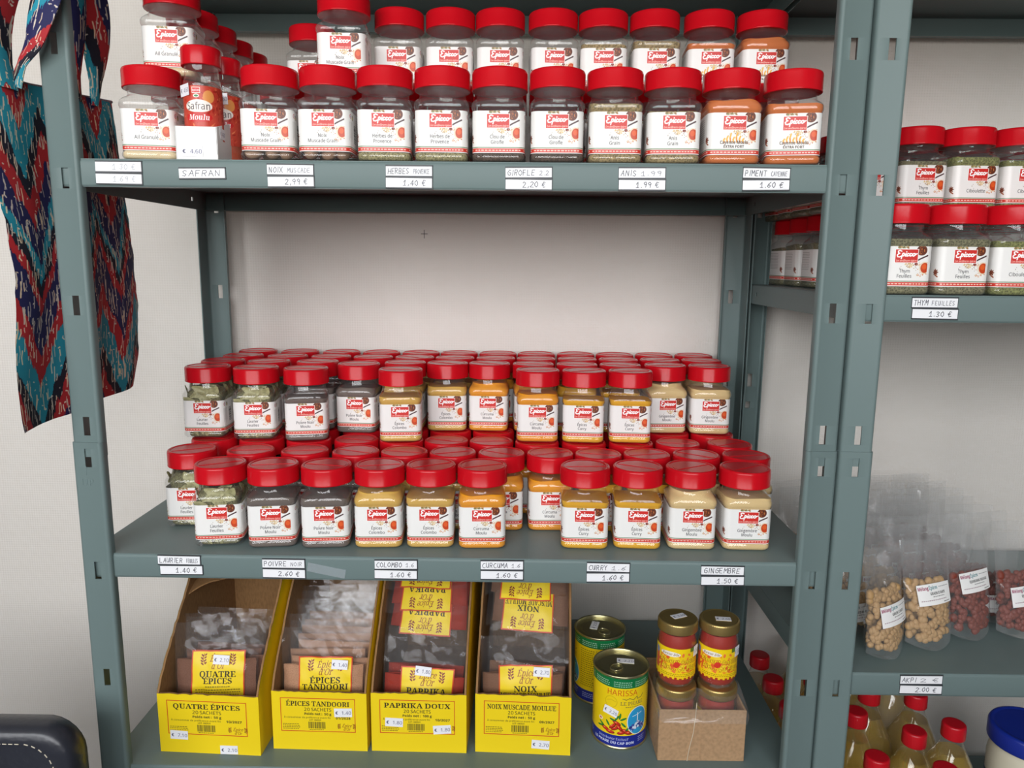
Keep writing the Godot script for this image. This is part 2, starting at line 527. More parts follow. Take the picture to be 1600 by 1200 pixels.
func make_jar_meshes() -> void:
	var rings := []
	for p in jar_profile(): rings.append(ring(p[1], p[2], p[0]))
	var st := stool()
	add_loft(st, rings, true, false)
	shell_mesh = done(st)
	st = stool()
	add_loft(st, [ring(0.03245, 0.0094, 0.0108), ring(0.03245, 0.0094, 0.0604)], false, false)
	label_mesh = done(st)
	lid_mesh = lathe([Vector2(0.0330, 0.0), Vector2(0.0350, 0.0), Vector2(0.0353, 0.0006), Vector2(0.0353, 0.0016), Vector2(0.0351, 0.0020), Vector2(0.0351, 0.0205), Vector2(0.0347, 0.0222), Vector2(0.0339, 0.0235), Vector2(0.0328, 0.0240), Vector2(0.0310, 0.0240), Vector2(0.0302, 0.0237), Vector2(0.0300, 0.0232), Vector2(0.0298, 0.0231)], 48, true, true)
	# the half of the top that lifts, its straight edge a step
	st = stool()
	var arc := []
	for i in 17: arc.append(Vector3(cos(PI * i / 16.0) * 0.0285, 0.0, -sin(PI * i / 16.0) * 0.0285 + 0.004))
	var up := Vector3(0, 0.0007, 0)
	var mid := Vector3(0, 0, -0.008)
	for i in 16:
		st.set_smooth_group(4294967295)
		for p in [mid + up, arc[i] + up, arc[i + 1] + up]:
			st.set_uv(Vector2.ZERO)
			st.add_vertex(p)
		quad(st, arc[i + 1] + up, arc[i] + up, arc[i], arc[i + 1])
	for p in [mid + up, arc[16] + up, arc[0] + up]:
		st.set_uv(Vector2.ZERO)
		st.add_vertex(p)
	quad(st, arc[0] + up, arc[16] + up, arc[16], arc[0])
	flap_mesh = done(st)
	# bay leaves pressed into a jar
	st = stool()
	var r := RandomNumberGenerator.new()
	r.seed = 21
	for k in 120:
		var along := Vector3(r.randf_range(-1, 1), r.randf_range(-0.7, 0.7), r.randf_range(-1, 1)).normalized()
		var c := Vector3(r.randf_range(-0.019, 0.019), r.randf_range(0.008, 0.080), r.randf_range(-0.019, 0.019))
		if k % 2 == 0:
			var s := k % 4 == 0
			c = Vector3(r.randf_range(-0.02, 0.02), c.y, 0.0275 * (1.0 if r.randf() < 0.8 else -1.0)) if s else Vector3(0.0275 * (1.0 if r.randf() < 0.5 else -1.0), c.y, r.randf_range(-0.02, 0.02))
			along = (Vector3(r.randf_range(-1, 1), r.randf_range(-1, 1), 0.1) if s else Vector3(0.1, r.randf_range(-1, 1), r.randf_range(-1, 1))).normalized()
		var out := Vector3(c.x, 0, c.z).normalized()
		var side := along.cross(out).normalized()
		var l := r.randf_range(0.014, 0.022)
		var wd := r.randf_range(0.006, 0.009)
		var nrm := side.cross(along).normalized() * r.randf_range(-0.003, 0.003)
		var lim := func(p: Vector3) -> Vector3: return p.clamp(Vector3(-0.0300, 0.003, -0.0300), Vector3(0.0300, 0.084, 0.0300))
		var left := [-0.9, -0.45, 0.0, 0.45, 0.9]
		for i in 4:
			var t0: float = left[i]
			var t1: float = left[i + 1]
			var w0: float = wd * (1.0 - t0 * t0)
			var w1: float = wd * (1.0 - t1 * t1)
			var a: Vector3 = c + along * l * t0 + nrm * t0 * t0
			var b: Vector3 = c + along * l * t1 + nrm * t1 * t1
			var fold := side.cross(along) * 0.0014
			quad(st, lim.call(a), lim.call(b), lim.call(b + side * w1 + fold), lim.call(a + side * w0 + fold))
			quad(st, lim.call(a), lim.call(b), lim.call(b - side * w1 + fold), lim.call(a - side * w0 + fold))
	leaf_mesh = done(st)
	# a nutmeg
	var prof := []
	for i in 9:
		var a := -PI / 2.0 + PI * i / 8.0
		prof.append(Vector2(maxf(cos(a) * 0.0092, 0.0006), sin(a) * 0.0118))
	nut_mesh = lathe(prof, 14)

func jar(kind: String, at: Vector3, turn: float, place: String, group: String) -> Node3D:
	var d: Dictionary = P[kind]
	var o := thing("spice_jar", "jar of %s %s" % [d.desc, place], "jar", at, group)
	o.rotation.y = turn
	part("body", shell_mesh, M.pet, o)
	if d.has("leaves"):
		var l := part("bay_leaves", leaf_mesh, M.leaf, o)
		l.rotation.y = PI * 0.5 * rng.randi_range(-1, 0)
		l.set_meta("kind", "stuff")
		var core := part("leaf_crumbs", filling(0.0795), d.mat, o)
		core.scale = Vector3(0.84, 1.0, 0.84)
		core.set_meta("kind", "stuff")
	elif d.has("nuts"):
		for i in 8:
			var lay := i / 4
			var n := part("nutmeg", nut_mesh, d.mat, o)
			n.position = Vector3([-0.019, 0.004, 0.0195, -0.006][i % 4] * (1.0 - 0.2 * lay), 0.0115 + lay * 0.016, [0.019, 0.0185, 0.014, -0.010][i % 4] - 0.004 * lay)
			n.rotation = Vector3(rng.randf() * 3.0, rng.randf() * 3.0, 1.2 + rng.randf())
	else:
		var f: float = d.fill + (0.004 * rng.randi_range(-1, 1) if d.vary else 0.0)
		part("contents", filling(f), d.mat, o).set_meta("kind", "stuff")
	part("label", label_mesh, d.label, o)
	var lid := part("lid", lid_mesh, M.lid, o, Vector3(0, 0.0885, 0), Vector3(0, rng.randf_range(-0.6, 0.6), 0))
	part("flap", flap_mesh, M.lid, lid, Vector3(0, 0.0230, 0))
	return o

# ================================================================ shelving
# an angle post: plan line from the end of the side flange round the corner to the rolled inner edge; front flange pierced by slots
func post_mesh(w: float, side: float, mirror: bool, back: bool, y0: float, y1: float, slots: Array) -> ArrayMesh:
	var st := stool()
	var corner := [Vector2(0, -side), Vector2(0, -0.0045), Vector2(0.0012, -0.0014), Vector2(0.0045, 0.0)]
	var roll := [Vector2(w - 0.0075, 0.0), Vector2(w - 0.0062, 0.0010), Vector2(w - 0.0042, 0.0014), Vector2(w - 0.0020, 0.0006), Vector2(w - 0.0006, -0.0014), Vector2(w, -0.0040), Vector2(w, -0.0110)]
	var s0 := 0.0165
	var s1 := 0.0250
	var fix := func(line: Array) -> Array:
		var out := []
		for p in line: out.append(Vector2(-p.x if mirror else p.x, -p.y if back else p.y))
		if mirror != back: out.reverse()
		return out
	var cuts := []
	for s in slots:
		if s - 0.0125 > y0 and s + 0.0125 < y1: cuts.append(s)
	cuts.sort()
	var y := y0
	for s in cuts:
		add_sheet(st, fix.call(corner + roll), 0.0018, y, s - 0.0125)
		add_sheet(st, fix.call(corner + [Vector2(s0, 0.0)]), 0.0018, s - 0.0125, s + 0.0125)
		add_sheet(st, fix.call([Vector2(s1, 0.0)] + roll), 0.0018, s - 0.0125, s + 0.0125)
		y = s + 0.0125
	add_sheet(st, fix.call(corner + roll), 0.0018, y, y1)
	return done(st)

func shelf_mesh(x0: float, x1: float) -> ArrayMesh:
	# a tray turned upside down: plate, four lips, their lower edges folded in
	var st := stool()
	var zf := -0.003
	var zb := -DEEP + 0.003
	var h := 0.0338
	add_box(st, Vector3(x0, -0.0016, zb), Vector3(x1, 0.0, zf - 0.001), 0.0003)
	# rounded nose of the front lip
	var nose := [Vector2(-0.0060, 0.0), Vector2(-0.0034, -0.0003), Vector2(-0.0014, -0.0013), Vector2(-0.0003, -0.0032), Vector2(0.0, -0.0058), Vector2(0.0, -h + 0.0030), Vector2(-0.0006, -h + 0.0010), Vector2(-0.0022, -h)]
	for i in nose.size() - 1:
		var a: Vector2 = nose[i]
		var b: Vector2 = nose[i + 1]
		quad(st, Vector3(x0, a.y, zf + a.x), Vector3(x1, a.y, zf + a.x), Vector3(x1, b.y, zf + b.x), Vector3(x0, b.y, zf + b.x), 3)
	quad(st, Vector3(x1, -0.003, zf - 0.0022), Vector3(x0, -0.003, zf - 0.0022), Vector3(x0, -h, zf - 0.0022), Vector3(x1, -h, zf - 0.0022))
	add_box(st, Vector3(x0, -h, zf - 0.016), Vector3(x1, -h + 0.0012, zf - 0.0015))
	add_box(st, Vector3(x0, -h, zb), Vector3(x1, 0.0, zb + 0.0015))
	add_box(st, Vector3(x0, -h, zb), Vector3(x1, -h + 0.0012, zb + 0.014))
	for s in [0, 1]:
		var xa: float = x0 if s == 0 else x1 - 0.0015
		# side lip with a round-ish fixing hole near its back end
		var hz := -0.395
		add_box(st, Vector3(xa, -h, hz + 0.0035), Vector3(xa + 0.0015, 0.0, zf - 0.002))
		add_box(st, Vector3(xa, -h, zb), Vector3(xa + 0.0015, 0.0, hz - 0.0035))
		add_box(st, Vector3(xa, -0.0135, hz - 0.0035), Vector3(xa + 0.0015, 0.0, hz + 0.0035))
		add_box(st, Vector3(xa, -h, hz - 0.0035), Vector3(xa + 0.0015, -0.0200, hz + 0.0035))
	return done(st)

func shelving(called_label: String, x: float, width: float, levels: Array, wl: float, wr: float) -> Node3D:
	var o := thing("shelving_unit", called_label, "shelf", Vector3(x, 0, 0))
	var joint := TOP - 0.360
	var slots_up := []
	for k in 8: slots_up.append(TOP + 0.133 + 0.1572 * (k - 3))
	var slots_low := []
	for k in 7: slots_low.append(TOP - 0.381 - 0.1562 * k)
	for right in [false, true]:
		var w := wr if right else wl
		for back in [false, true]:
			var px := width if right else 0.0
			var pz := -DEEP if back else 0.0
			part("post", post_mesh(w, 0.040, right, back, joint - 0.02, 2.05, slots_up), M.steel, o, Vector3(px, 0, pz))
			# the lower length sleeves over the upper one
			var low := part("post", post_mesh(w + 0.0012, 0.041, right, back, 0.012, joint, slots_low), M.steel, o, Vector3(px + (0.0006 if right else -0.0006), 0, pz + (-0.0020 if back else 0.0020)))
			part("foot", slab(Vector3(-0.001, 0.0, -0.042), Vector3(0.042, 0.012, 0.003), 0.001), M.rubber, low, Vector3(-0.041 if right else 0.0, 0, 0.039 if back else 0.0))
	if x < 0.5:
		var tm := TextMesh.new()
		tm.text = "UP"
		tm.font = sans_bold
		tm.font_size = 32
		tm.pixel_size = 0.00042
		tm.depth = 0.0006
		part("embossed_mark", tm, M.steel, o, Vector3(0.0165, joint - 0.054, 0.0021))
		part("embossed_arrow", slab(Vector3(-0.0008, -0.006, 0), Vector3(0.0008, 0.006, 0.0004), 0.0003), M.steel, o, Vector3(0.0160, joint - 0.038, 0.0020))
	var sm := shelf_mesh(0.0030, width - 0.0030)
	for y in levels: part("shelf", sm, M.steel, o, Vector3(0, y, 0))
	return o

# ================================================================ price tags
var tag_tex: ImageTexture
const TAGS := [["1 30 €", 0.0872, 1.4402], ["1.69 €", 0.0869, 1.4257], ["SAFRAN", 0.1906, 1.4331], ["NOIX MUSCADE", 0.3001, 1.4382], ["2,99 €", 0.3004, 1.4241], ["HERBES PROVENCE", 0.4469, 1.4379], ["1,40 €", 0.4467, 1.4240],
	["GIROFLE 2.2", 0.5944, 1.4373], ["2,20 €", 0.5946, 1.4232], ["ANIS 1.99", 0.7336, 1.4380], ["1.99 €", 0.7341, 1.4240], ["PIMENT CAYENNE", 0.8860, 1.4390], ["1.60 €", 0.8862, 1.4250],
	["LAURIER FEUILLES", 0.1296, 0.9275], ["1.40 €", 0.1321, 0.9135], ["POIVRE NOIR", 0.2708, 0.9245], ["2.60 €", 0.2711, 0.9105], ["COLOMBO 1.6", 0.4226, 0.9253], ["1.60 €", 0.4223, 0.9114], ["CURCUMA 1.6", 0.5653, 0.9265], ["1.60 €", 0.5654, 0.9126],
	["CURRY 1.6", 0.7081, 0.9254], ["1.60 €", 0.7081, 0.9113], ["GINGEMBRE", 0.8612, 0.9232], ["1.50 €", 0.8620, 0.9088], ["THYM FEUILLES", 1.1073, 1.2833], ["1.30 €", 1.1087, 1.2693], ["AKPI 2 €", 1.1416, 0.7690], ["2.00 €", 1.1423, 0.7545]]
const TAG_LABELS := ["upper tag, faded price, at the end under the garlic jar", "lower tag, faded 1.69, at the end under the garlic jar", "single tag with the word SAFRAN", "upper tag with the words NOIX MUSCADE", "price tag 2,99 under the NOIX MUSCADE tag", "upper tag with the words HERBES PROVENCE", "price tag 1,40 under the HERBES PROVENCE tag",
	"upper tag with the word GIROFLE", "price tag 2,20 under the GIROFLE tag", "upper tag with the word ANIS", "price tag 1.99 under the ANIS tag", "upper tag with the words PIMENT CAYENNE", "price tag 1.60 under the PIMENT CAYENNE tag",
	"upper tag with the word LAURIER", "price tag 1.40 under the LAURIER tag", "upper tag with the words POIVRE NOIR", "price tag 2.60 under the POIVRE NOIR tag", "upper tag with the word COLOMBO", "price tag 1.60 under the COLOMBO tag", "upper tag with the word CURCUMA", "price tag 1.60 under the CURCUMA tag",
	"upper tag with the word CURRY", "price tag 1.60 under the CURRY tag", "upper tag with the word GINGEMBRE", "price tag 1.50 under the GINGEMBRE tag", "upper tag with the word THYM", "price tag 1.30 under the THYM tag", "upper tag with the word AKPI", "price tag 2.00 under the AKPI tag"]

func cell_quad(size: Vector2, cell: int, cols: int, rows: int) -> ArrayMesh:
	# a thin sheet whose front shows one cell of a sheet of prints
	var st := stool()
	var c := cell % cols
	var r := cell / cols
	var u0 := float(c) / cols + 0.002
	var u1 := float(c + 1) / cols - 0.002
	var v0 := float(r) / rows + 0.001
	var v1 := float(r + 1) / rows - 0.001
	var x := size.x / 2.0
	var y := size.y / 2.0
	var t := 0.0002
	quad(st, Vector3(-x, y, t), Vector3(x, y, t), Vector3(x, -y, t), Vector3(-x, -y, t), 4294967295, Vector2(u0, v0), Vector2(u1, v0), Vector2(u1, v1), Vector2(u0, v1))
	var e := Vector2(u0 + 0.001, v0 + 0.001)
	quad(st, Vector3(x, y, -t), Vector3(-x, y, -t), Vector3(-x, -y, -t), Vector3(x, -y, -t), 4294967295, e, e, e, e)
	for s in [[Vector2(-x, y), Vector2(x, y)], [Vector2(x, y), Vector2(x, -y)], [Vector2(x, -y), Vector2(-x, -y)], [Vector2(-x, -y), Vector2(-x, y)]]:
		quad(st, Vector3(s[0].x, s[0].y, -t), Vector3(s[1].x, s[1].y, -t), Vector3(s[1].x, s[1].y, t), Vector3(s[0].x, s[0].y, t), 4294967295, e, e, e, e)
	return done(st)

func price_tags() -> void:
	var cv := Canvas.new(512, 15 * 52, rgb8(240, 241, 244))
	for i in TAGS.size():
		var x := (i % 2) * 256.0
		var y := (i / 2) * 52.0
		var s: String = TAGS[i][0]
		var ink := rgb8(62, 64, 72)
		if s.contains("€") and not s.begins_with("AKPI"):
			hand(cv, s, x + 96, y + 12, 130, 29, 3.2, ink if i > 1 else rgb8(170, 172, 178), i + 1)
		elif s.contains(" "):
			var w := s.split(" ")
			var big := minf(24.0 * w[0].length(), 160.0) if w[1].length() < 5 else minf(21.0 * w[0].length(), 150.0)
			hand(cv, w[0], x + 12, y + 12, big - 4.0, 29, 3.0, ink, i + 1)
			hand(cv, " ".join(w.slice(1)), x + 28 + big, y + 16, 216.0 - big, 24, 2.4, rgb8(92, 94, 102), i + 40)
		else:
			hand(cv, s, x + 18, y + 11, 220, 30, 3.2, ink, i + 1)
	tag_tex = cv.tex()
	var paper := printed(tag_tex, 0.45)
	var st := stool()
	add_box(st, Vector3(-0.0292, -0.0073, -0.0008), Vector3(0.0292, 0.0073, 0.0), 0.0002)
	add_box(st, Vector3(-0.0292, 0.0058, -0.0004), Vector3(0.0292, 0.0073, 0.0009), 0.0003)
	add_box(st, Vector3(-0.0292, -0.0073, -0.0004), Vector3(0.0292, -0.0058, 0.0009), 0.0003)
	var holder := done(st)
	for i in TAGS.size():
		var t: Array = TAGS[i]
		var edge := "second unit" if i >= 25 else ("middle shelf edge" if i >= 13 else "top shelf edge")
		var o := thing("price_tag", "%s, %s" % [TAG_LABELS[i], edge], "price tag", Vector3(t[1], t[2], -0.0021), "handwritten price tags")
		o.rotation.z = [0.0, -0.01, 0.012, -0.006, 0.008][i % 5]
		part("holder", holder, M.tag, o)
		part("paper", cell_quad(Vector2(0.0568, 0.0112), i, 2, 15), paper, o, Vector3(-0.0004, 0, 0.0004))
	var tape := thing("adhesive_tape", "strip of clear adhesive tape beside the POIVRE NOIR tag", "tape", Vector3(0.328, MID - 0.0198, -0.0026))
	tape.rotation.z = -0.2
	part("strip", box_mesh(Vector3(0.052, 0.0125, 0.0003)), M.tape, tape)

# stickers: 8 columns of prices
const PRICES := ["€ 7.10", "€ 2.10", "€ 1.40", "€ 1.80", "€ 2.70", "€ 2.20", "€ 2.60", "€ 4.60"]
func sticker(parent: Node3D, price: int, at: Vector3, rot: Vector3, size := Vector2(0.026, 0.0135)) -> MeshInstance3D:
	return part("price_sticker", cell_quad(size, price, 2, 4), M.sticker, parent, at, rot)

# ================================================================ sachets and their cartons
# height of the pillow at u across (-1..1), v up (0..1)
func puff(u: float, v: float) -> float:
	var side := pow(maxf(0.0, 1.0 - u * u), 0.55)
	var up := smoothstep(0.0, 0.16, v) * (1.0 - smoothstep(0.45, 0.86, v))
	return side * up

func sachet_meshes(seed_: int, w: float, h: float, thick: float, label_top: int) -> Dictionary:
	var n := FastNoiseLite.new()
	n.seed = seed_
	n.frequency = 1.0
	var film := stool()
	var fill := stool()
	var lab := stool()
	var nx := 14
	var ny := 22
	var at := func(i: int, j: int, s: float, k: float, top: float) -> Vector3:
		var u := -1.0 + 2.0 * i / nx
		var v := top * j / ny
		var z := puff(u, v) * thick * s
		var wr := n.get_noise_2d(u * 3.0 + 9.0 * s, v * 5.0) * 0.004 * (0.25 + v)
		var seal := smoothstep(0.86, 0.9, v)
		var ridge := sin(v * h * 2800.0) * 0.00035 * seal
		return Vector3(u * w / 2.0 * k * (1.0 - 0.03 * puff(0, v)), v * h * (1.0 if k == 1.0 else 0.985) + (0.0 if k == 1.0 else 0.002), z * (1.0 if k == 1.0 else 0.9) + wr + ridge + seal * n.get_noise_1d(u * 2.0) * 0.006 + 0.0003 * s)
	for j in ny:
		for i in nx:
			quad(film, at.call(i, j + 1, 1.0, 1.0, 1.0), at.call(i + 1, j + 1, 1.0, 1.0, 1.0), at.call(i + 1, j, 1.0, 1.0, 1.0), at.call(i, j, 1.0, 1.0, 1.0), 1)
			quad(film, at.call(i + 1, j + 1, -1.0, 1.0, 1.0), at.call(i, j + 1, -1.0, 1.0, 1.0), at.call(i, j, -1.0, 1.0, 1.0), at.call(i + 1, j, -1.0, 1.0, 1.0), 2)
			quad(fill, at.call(i, j + 1, 1.0, 0.96, 0.64), at.call(i + 1, j + 1, 1.0, 0.96, 0.64), at.call(i + 1, j, 1.0, 0.96, 0.64), at.call(i, j, 1.0, 0.96, 0.64), 1)
			quad(fill, at.call(i + 1, j + 1, -1.0, 0.96, 0.64), at.call(i, j + 1, -1.0, 0.96, 0.64), at.call(i, j, -1.0, 0.96, 0.64), at.call(i + 1, j, -1.0, 0.96, 0.64), 2)
	# the printed paper under the film, low and wide
	for j in range(2, label_top):
		for i in range(3, 12):
			var q := []
			for c in [[i, j + 1], [i + 1, j + 1], [i + 1, j], [i, j]]:
				var p: Vector3 = at.call(c[0], c[1], 1.0, 1.0, 1.0)
				q.append(p + Vector3(0, 0, 0.0006))
			var uv := func(a: int, b: int) -> Vector2: return Vector2((a - 3) / 9.0, 1.0 - (b - 2) / (label_top - 2.0))
			quad(lab, q[0], q[1], q[2], q[3], 1, uv.call(i, j + 1), uv.call(i + 1, j + 1), uv.call(i + 1, j), uv.call(i, j))
	return {"film": done(film), "fill": done(fill), "label": done(lab)}

func laurel(cv: Canvas, x: float, y: float, k: float, flip: float, col: Color) -> void:
	cv.stroke([Vector2(x, y + 26 * k), Vector2(x - 7 * flip * k, y + 14 * k), Vector2(x - 4 * flip * k, y)], 1.6 * k, col)
	for i in 4:
		var p := Vector2(x - (6.0 - absf(i - 1.5)) * flip * k, y + (4 + i * 7) * k)
		cv.blob(p.x - 4.0 * flip * k, p.y, 4.5 * k, 2.0 * k, col, 0.7 * flip)
		cv.blob(p.x + 5.0 * flip * k, p.y - 2.0 * k, 4.0 * k, 1.9 * k, col, -0.7 * flip)

func sachet_print(lines: Array, weight: String) -> ImageTexture:
	var cv := Canvas.new(256, 300, rgb8(240, 210, 20))
	cv.frame(0, 0, 256, 300, 6, rgb8(206, 70, 30))
	var brown := rgb8(130, 40, 20)
	laurel(cv, 66, 16, 1.7, 1.0, brown)
	laurel(cv, 190, 16, 1.7, -1.0, brown)
	write(cv, "Épice", 128, 34, 36, brown, serif, 0.9, -0.03, 0.3)
	write(cv, "d'Or", 128, 66, 36, brown, serif, 0.9, -0.03, 0.3)
	var ink := rgb8(28, 24, 18)
	var fit := func(s: String, size: float) -> float: return minf(1.15, 225.0 / (s.length() * size * 0.66))
	write(cv, lines[0], 128, 104, 36, ink, serif_bold, fit.call(lines[0], 36.0))
	if lines.size() > 1: write(cv, lines[1], 128, 134, 34, ink, serif_bold, fit.call(lines[1], 34.0))
	small_print(cv, 70, 160, 116, 1, 9.0, ink, 2)
	small_print(cv, 22, 174, 212, 3, 11.0, rgb8(80, 66, 20), 3)
	write(cv, weight, 176, 222, 26, ink, sans_bold)
	small_print(cv, 60, 222, 70, 1, 11.0, ink, 5)
	barcode(cv, 150, 250, 80, 34, true, 9)
	small_print(cv, 22, 250, 100, 4, 10.0, rgb8(80, 66, 20), 6)
	return cv.tex()

func carton_print(title: String, weight: String, date: String) -> ImageTexture:
	var cv := Canvas.new(512, 328, rgb8(242, 212, 14))
	var red := rgb8(206, 66, 24)
	var ink := rgb8(34, 30, 22)
	cv.frame(46, 34, 404, 190, 4, red)
	write(cv, title, 248, 66, 36, ink, serif_bold, minf(1.25, 380.0 / (title.length() * 36.0 * 0.70)))
	write(cv, "20 SACHETS", 248, 98, 25, ink, sans, 1.1)
	write(cv, "Poids net :  " + weight, 248, 123, 18, ink, sans_bold, 1.1)
	write(cv, "À consommer de préférence avant fin", 190, 144, 13, rgb8(90, 76, 20), sans, 1.15)
	write(cv, date, 384, 144, 18, ink, sans_bold, 1.2)
	write(cv, "LOT: 080501", 232, 158, 12, ink, sans)
	barcode(cv, 196, 168, 92, 38, true, 12)
	small_print(cv, 202, 212, 80, 1, 9.0, ink, 4)
	small_print(cv, 58, 182, 90, 4, 9.0, rgb8(90, 76, 20), 5)
	var brown := rgb8(120, 40, 16)
	laurel(cv, 366, 176, 1.0, 1.0, brown)
	laurel(cv, 438, 176, 1.0, -1.0, brown)
	write(cv, "Épice", 402, 186, 22, brown, serif, 0.9, 0.0, 0.3)
	write(cv, "d'Or", 402, 206, 20, brown, serif, 0.9, 0.0, 0.3)
	return cv.tex()

# carton torn open: low front, sides that climb to the back
func carton(label: String, at: Vector3, turn: float, w: float, tex: Texture2D, salt: int, stickers: Array, deep := 0.300) -> Node3D:
	var o := thing("display_carton", label, "box", at, "")
	o.rotation.y = turn
	var r := RandomNumberGenerator.new()
	r.seed = salt
	var hf := 0.092
	var hb := 0.266
	var d := deep
	var t := 0.0032
	# front panel: printed outside, brown inside, a torn upper edge
	var st := stool()
	var x := -w / 2.0
	var steps := 24
	var tops := []
	for i in steps + 1: tops.append(hf + r.randf_range(-0.0008, 0.0012))
	for i in steps:
		var xa := x + w * i / steps
		var xb := x + w * (i + 1) / steps
		quad(st, Vector3(xa, tops[i], 0), Vector3(xb, tops[i + 1], 0), Vector3(xb, 0, 0), Vector3(xa, 0, 0), 4294967295, Vector2(float(i) / steps, 1.0 - tops[i] / hf), Vector2(float(i + 1) / steps, 1.0 - tops[i + 1] / hf), Vector2(float(i + 1) / steps, 1), Vector2(float(i) / steps, 1))
	var front := done(st)
	part("front_panel", front, printed(tex, 0.55), o)
	st = stool()
	for i in steps:
		var xa := x + w * i / steps
		var xb := x + w * (i + 1) / steps
		quad(st, Vector3(xb, tops[i + 1], -t), Vector3(xa, tops[i], -t), Vector3(xa, 0, -t), Vector3(xb, 0, -t))
		quad(st, Vector3(xa, tops[i], -t), Vector3(xb, tops[i + 1], -t), Vector3(xb, tops[i + 1], -0.0004), Vector3(xa, tops[i], -0.0004))
	part("front_lining", done(st), M.kraft, o)
	# sides
	var edge := [Vector2(0.0, hf)]
	var n := 22
	for i in range(1, n + 1):
		var f := float(i) / n
		edge.append(Vector2(-0.004 - f * 0.155, lerpf(hf + 0.01, hb, pow(f, 0.92)) + r.randf_range(-0.0022, 0.0022)))
	edge.append(Vector2(-d, hb))
	for s in [-1.0, 1.0]:
		for skin in 2:
			st = stool()
			var xo: float = s * w / 2.0 if skin == 0 else s * (w / 2.0 - t)
			for i in edge.size() - 1:
				var a: Vector2 = edge[i]
				var b: Vector2 = edge[i + 1]
				var p := [Vector3(xo, a.y, a.x), Vector3(xo, b.y, b.x), Vector3(xo, 0, b.x), Vector3(xo, 0, a.x)]
				if (s > 0) != (skin == 0): p.reverse()
				quad(st, p[0], p[1], p[2], p[3])
				if skin == 1:
					var xe: float = s * (w / 2.0 - 0.0004)
					quad(st, Vector3(xo, a.y, a.x), Vector3(xo, b.y, b.x), Vector3(xe, b.y, b.x), Vector3(xe, a.y, a.x))
			part("side_panel" if skin == 0 else "side_lining", done(st), M.yellow_card if skin == 0 else M.kraft, o)
	part("back_panel", slab(Vector3(x, 0, -d - t), Vector3(-x, hb, -d), 0.0004), M.kraft, o)
	part("base_panel", slab(Vector3(x + 0.001, 0.0, -d), Vector3(-x - 0.001, 0.0025, -0.0005), 0.0004), M.kraft, o)
	if salt == 1:
		# a curl of torn board left hanging at the top of one side
		st = stool()
		for i in 8:
			var fa := i / 8.0
			var fb := (i + 1) / 8.0
			var ca := Vector3(x + 0.001 + 0.050 * fa, 0.208 + 0.010 * sin(fa * 2.6), -0.128)
			var cb := Vector3(x + 0.001 + 0.050 * fb, 0.208 + 0.010 * sin(fb * 2.6), -0.128)
			var da := Vector3(0, -0.012 * (1.0 - fa), 0.026 * (1.0 - fa * fa) + r.randf_range(0, 0.003))
			var db := Vector3(0, -0.012 * (1.0 - fb), 0.026 * (1.0 - fb * fb) + r.randf_range(0, 0.003))
			quad(st, ca, cb, cb + db, ca + da, 1)
			var th := Vector3(0, -0.0022, 0)
			quad(st, cb + th, ca + th, ca + da + th, cb + db + th, 2)
			quad(st, ca + da, cb + db, cb + db + th, ca + da + th)
		part("torn_flap", done(st), M.kraft, o)
	for s in stickers: sticker(o, s[0], Vector3(s[1], s[2], 0.0006), Vector3(0, 0, s[3]))
	return o

# ================================================================ the room and all that stands in it
func _ready() -> void:
	rng.seed = 77
	# ---- camera
	var cam := Camera3D.new()
	cam.name = "camera"
	add_child(cam)
	cam.fov = 55.0914
	cam.near = 0.02
	cam.position = Vector3(0.58515, 1.32826, 0.93418)
	cam.rotation = Vector3(deg_to_rad(-9.3825), deg_to_rad(0.5512), deg_to_rad(0.5697))
	cam.current = true
	# ---- sky and exposure
	var env := Environment.new()
	env.background_mode = Environment.BG_SKY
	var sky := Sky.new()
	var sm := ProceduralSkyMaterial.new()
	sm.sky_top_color = Color(0.72, 0.80, 0.92)
	sm.sky_horizon_color = Color(0.88, 0.91, 0.95)
	sm.ground_bottom_color = Color(0.42, 0.41, 0.40)
	sm.ground_horizon_color = Color(0.55, 0.54, 0.52)
	sm.sky_energy_multiplier = 1.6
	sky.sky_material = sm
	env.sky = sky
	env.tonemap_mode = Environment.TONE_MAPPER_LINEAR
	env.tonemap_exposure = 1.07
	env.sdfgi_enabled = true
	env.ssao_enabled = true
	env.ssil_enabled = true
	var we := WorldEnvironment.new()
	we.name = "environment"
	we.environment = env
	add_child(we)
	# ---- daylight at the shop window behind the camera
	var day := AreaLight3D.new()
	day.name = "shop_window_daylight"
	day.area_size = Vector2(3.4, 1.37)
	day.light_energy = 10.8
	day.light_color = Color(1.0, 0.985, 0.965)
	day.area_range = 12.0
	day.shadow_enabled = true
	add_child(day)
	day.position = Vector3(-0.05, 1.865, 2.56)

	sans = SystemFont.new()
	sans.font_names = PackedStringArray(["Droid Sans"])
	sans_bold = SystemFont.new()
	sans_bold.font_names = PackedStringArray(["Droid Sans"])
	sans_bold.font_weight = 700
	serif = SystemFont.new()
	serif.font_names = PackedStringArray(["Droid Serif"])
	serif_bold = SystemFont.new()
	serif_bold.font_names = PackedStringArray(["Droid Serif"])
	serif_bold.font_weight = 700
	materials()
	room()
	shelving("grey steel shelving unit with jars, cartons and tins, hung with a bag", 0.0, 1.0, [0.16, LOW, MID, TOP, UPPER], 0.0394, 0.0405)
	shelving("grey steel shelving unit with thyme jars, grain pouches and oil bottles", 1.0040, 1.0, [0.06, B_FLOOR, B_LOW, B_MID, UPPER], 0.0415, 0.0405)
	make_jar_meshes()
	products()
	jars()
	price_tags()
	saffron()
	cartons()
	tins()
	paste_jars()
	tote_bag()
	pouches()
	oil_bottles()
	chair()

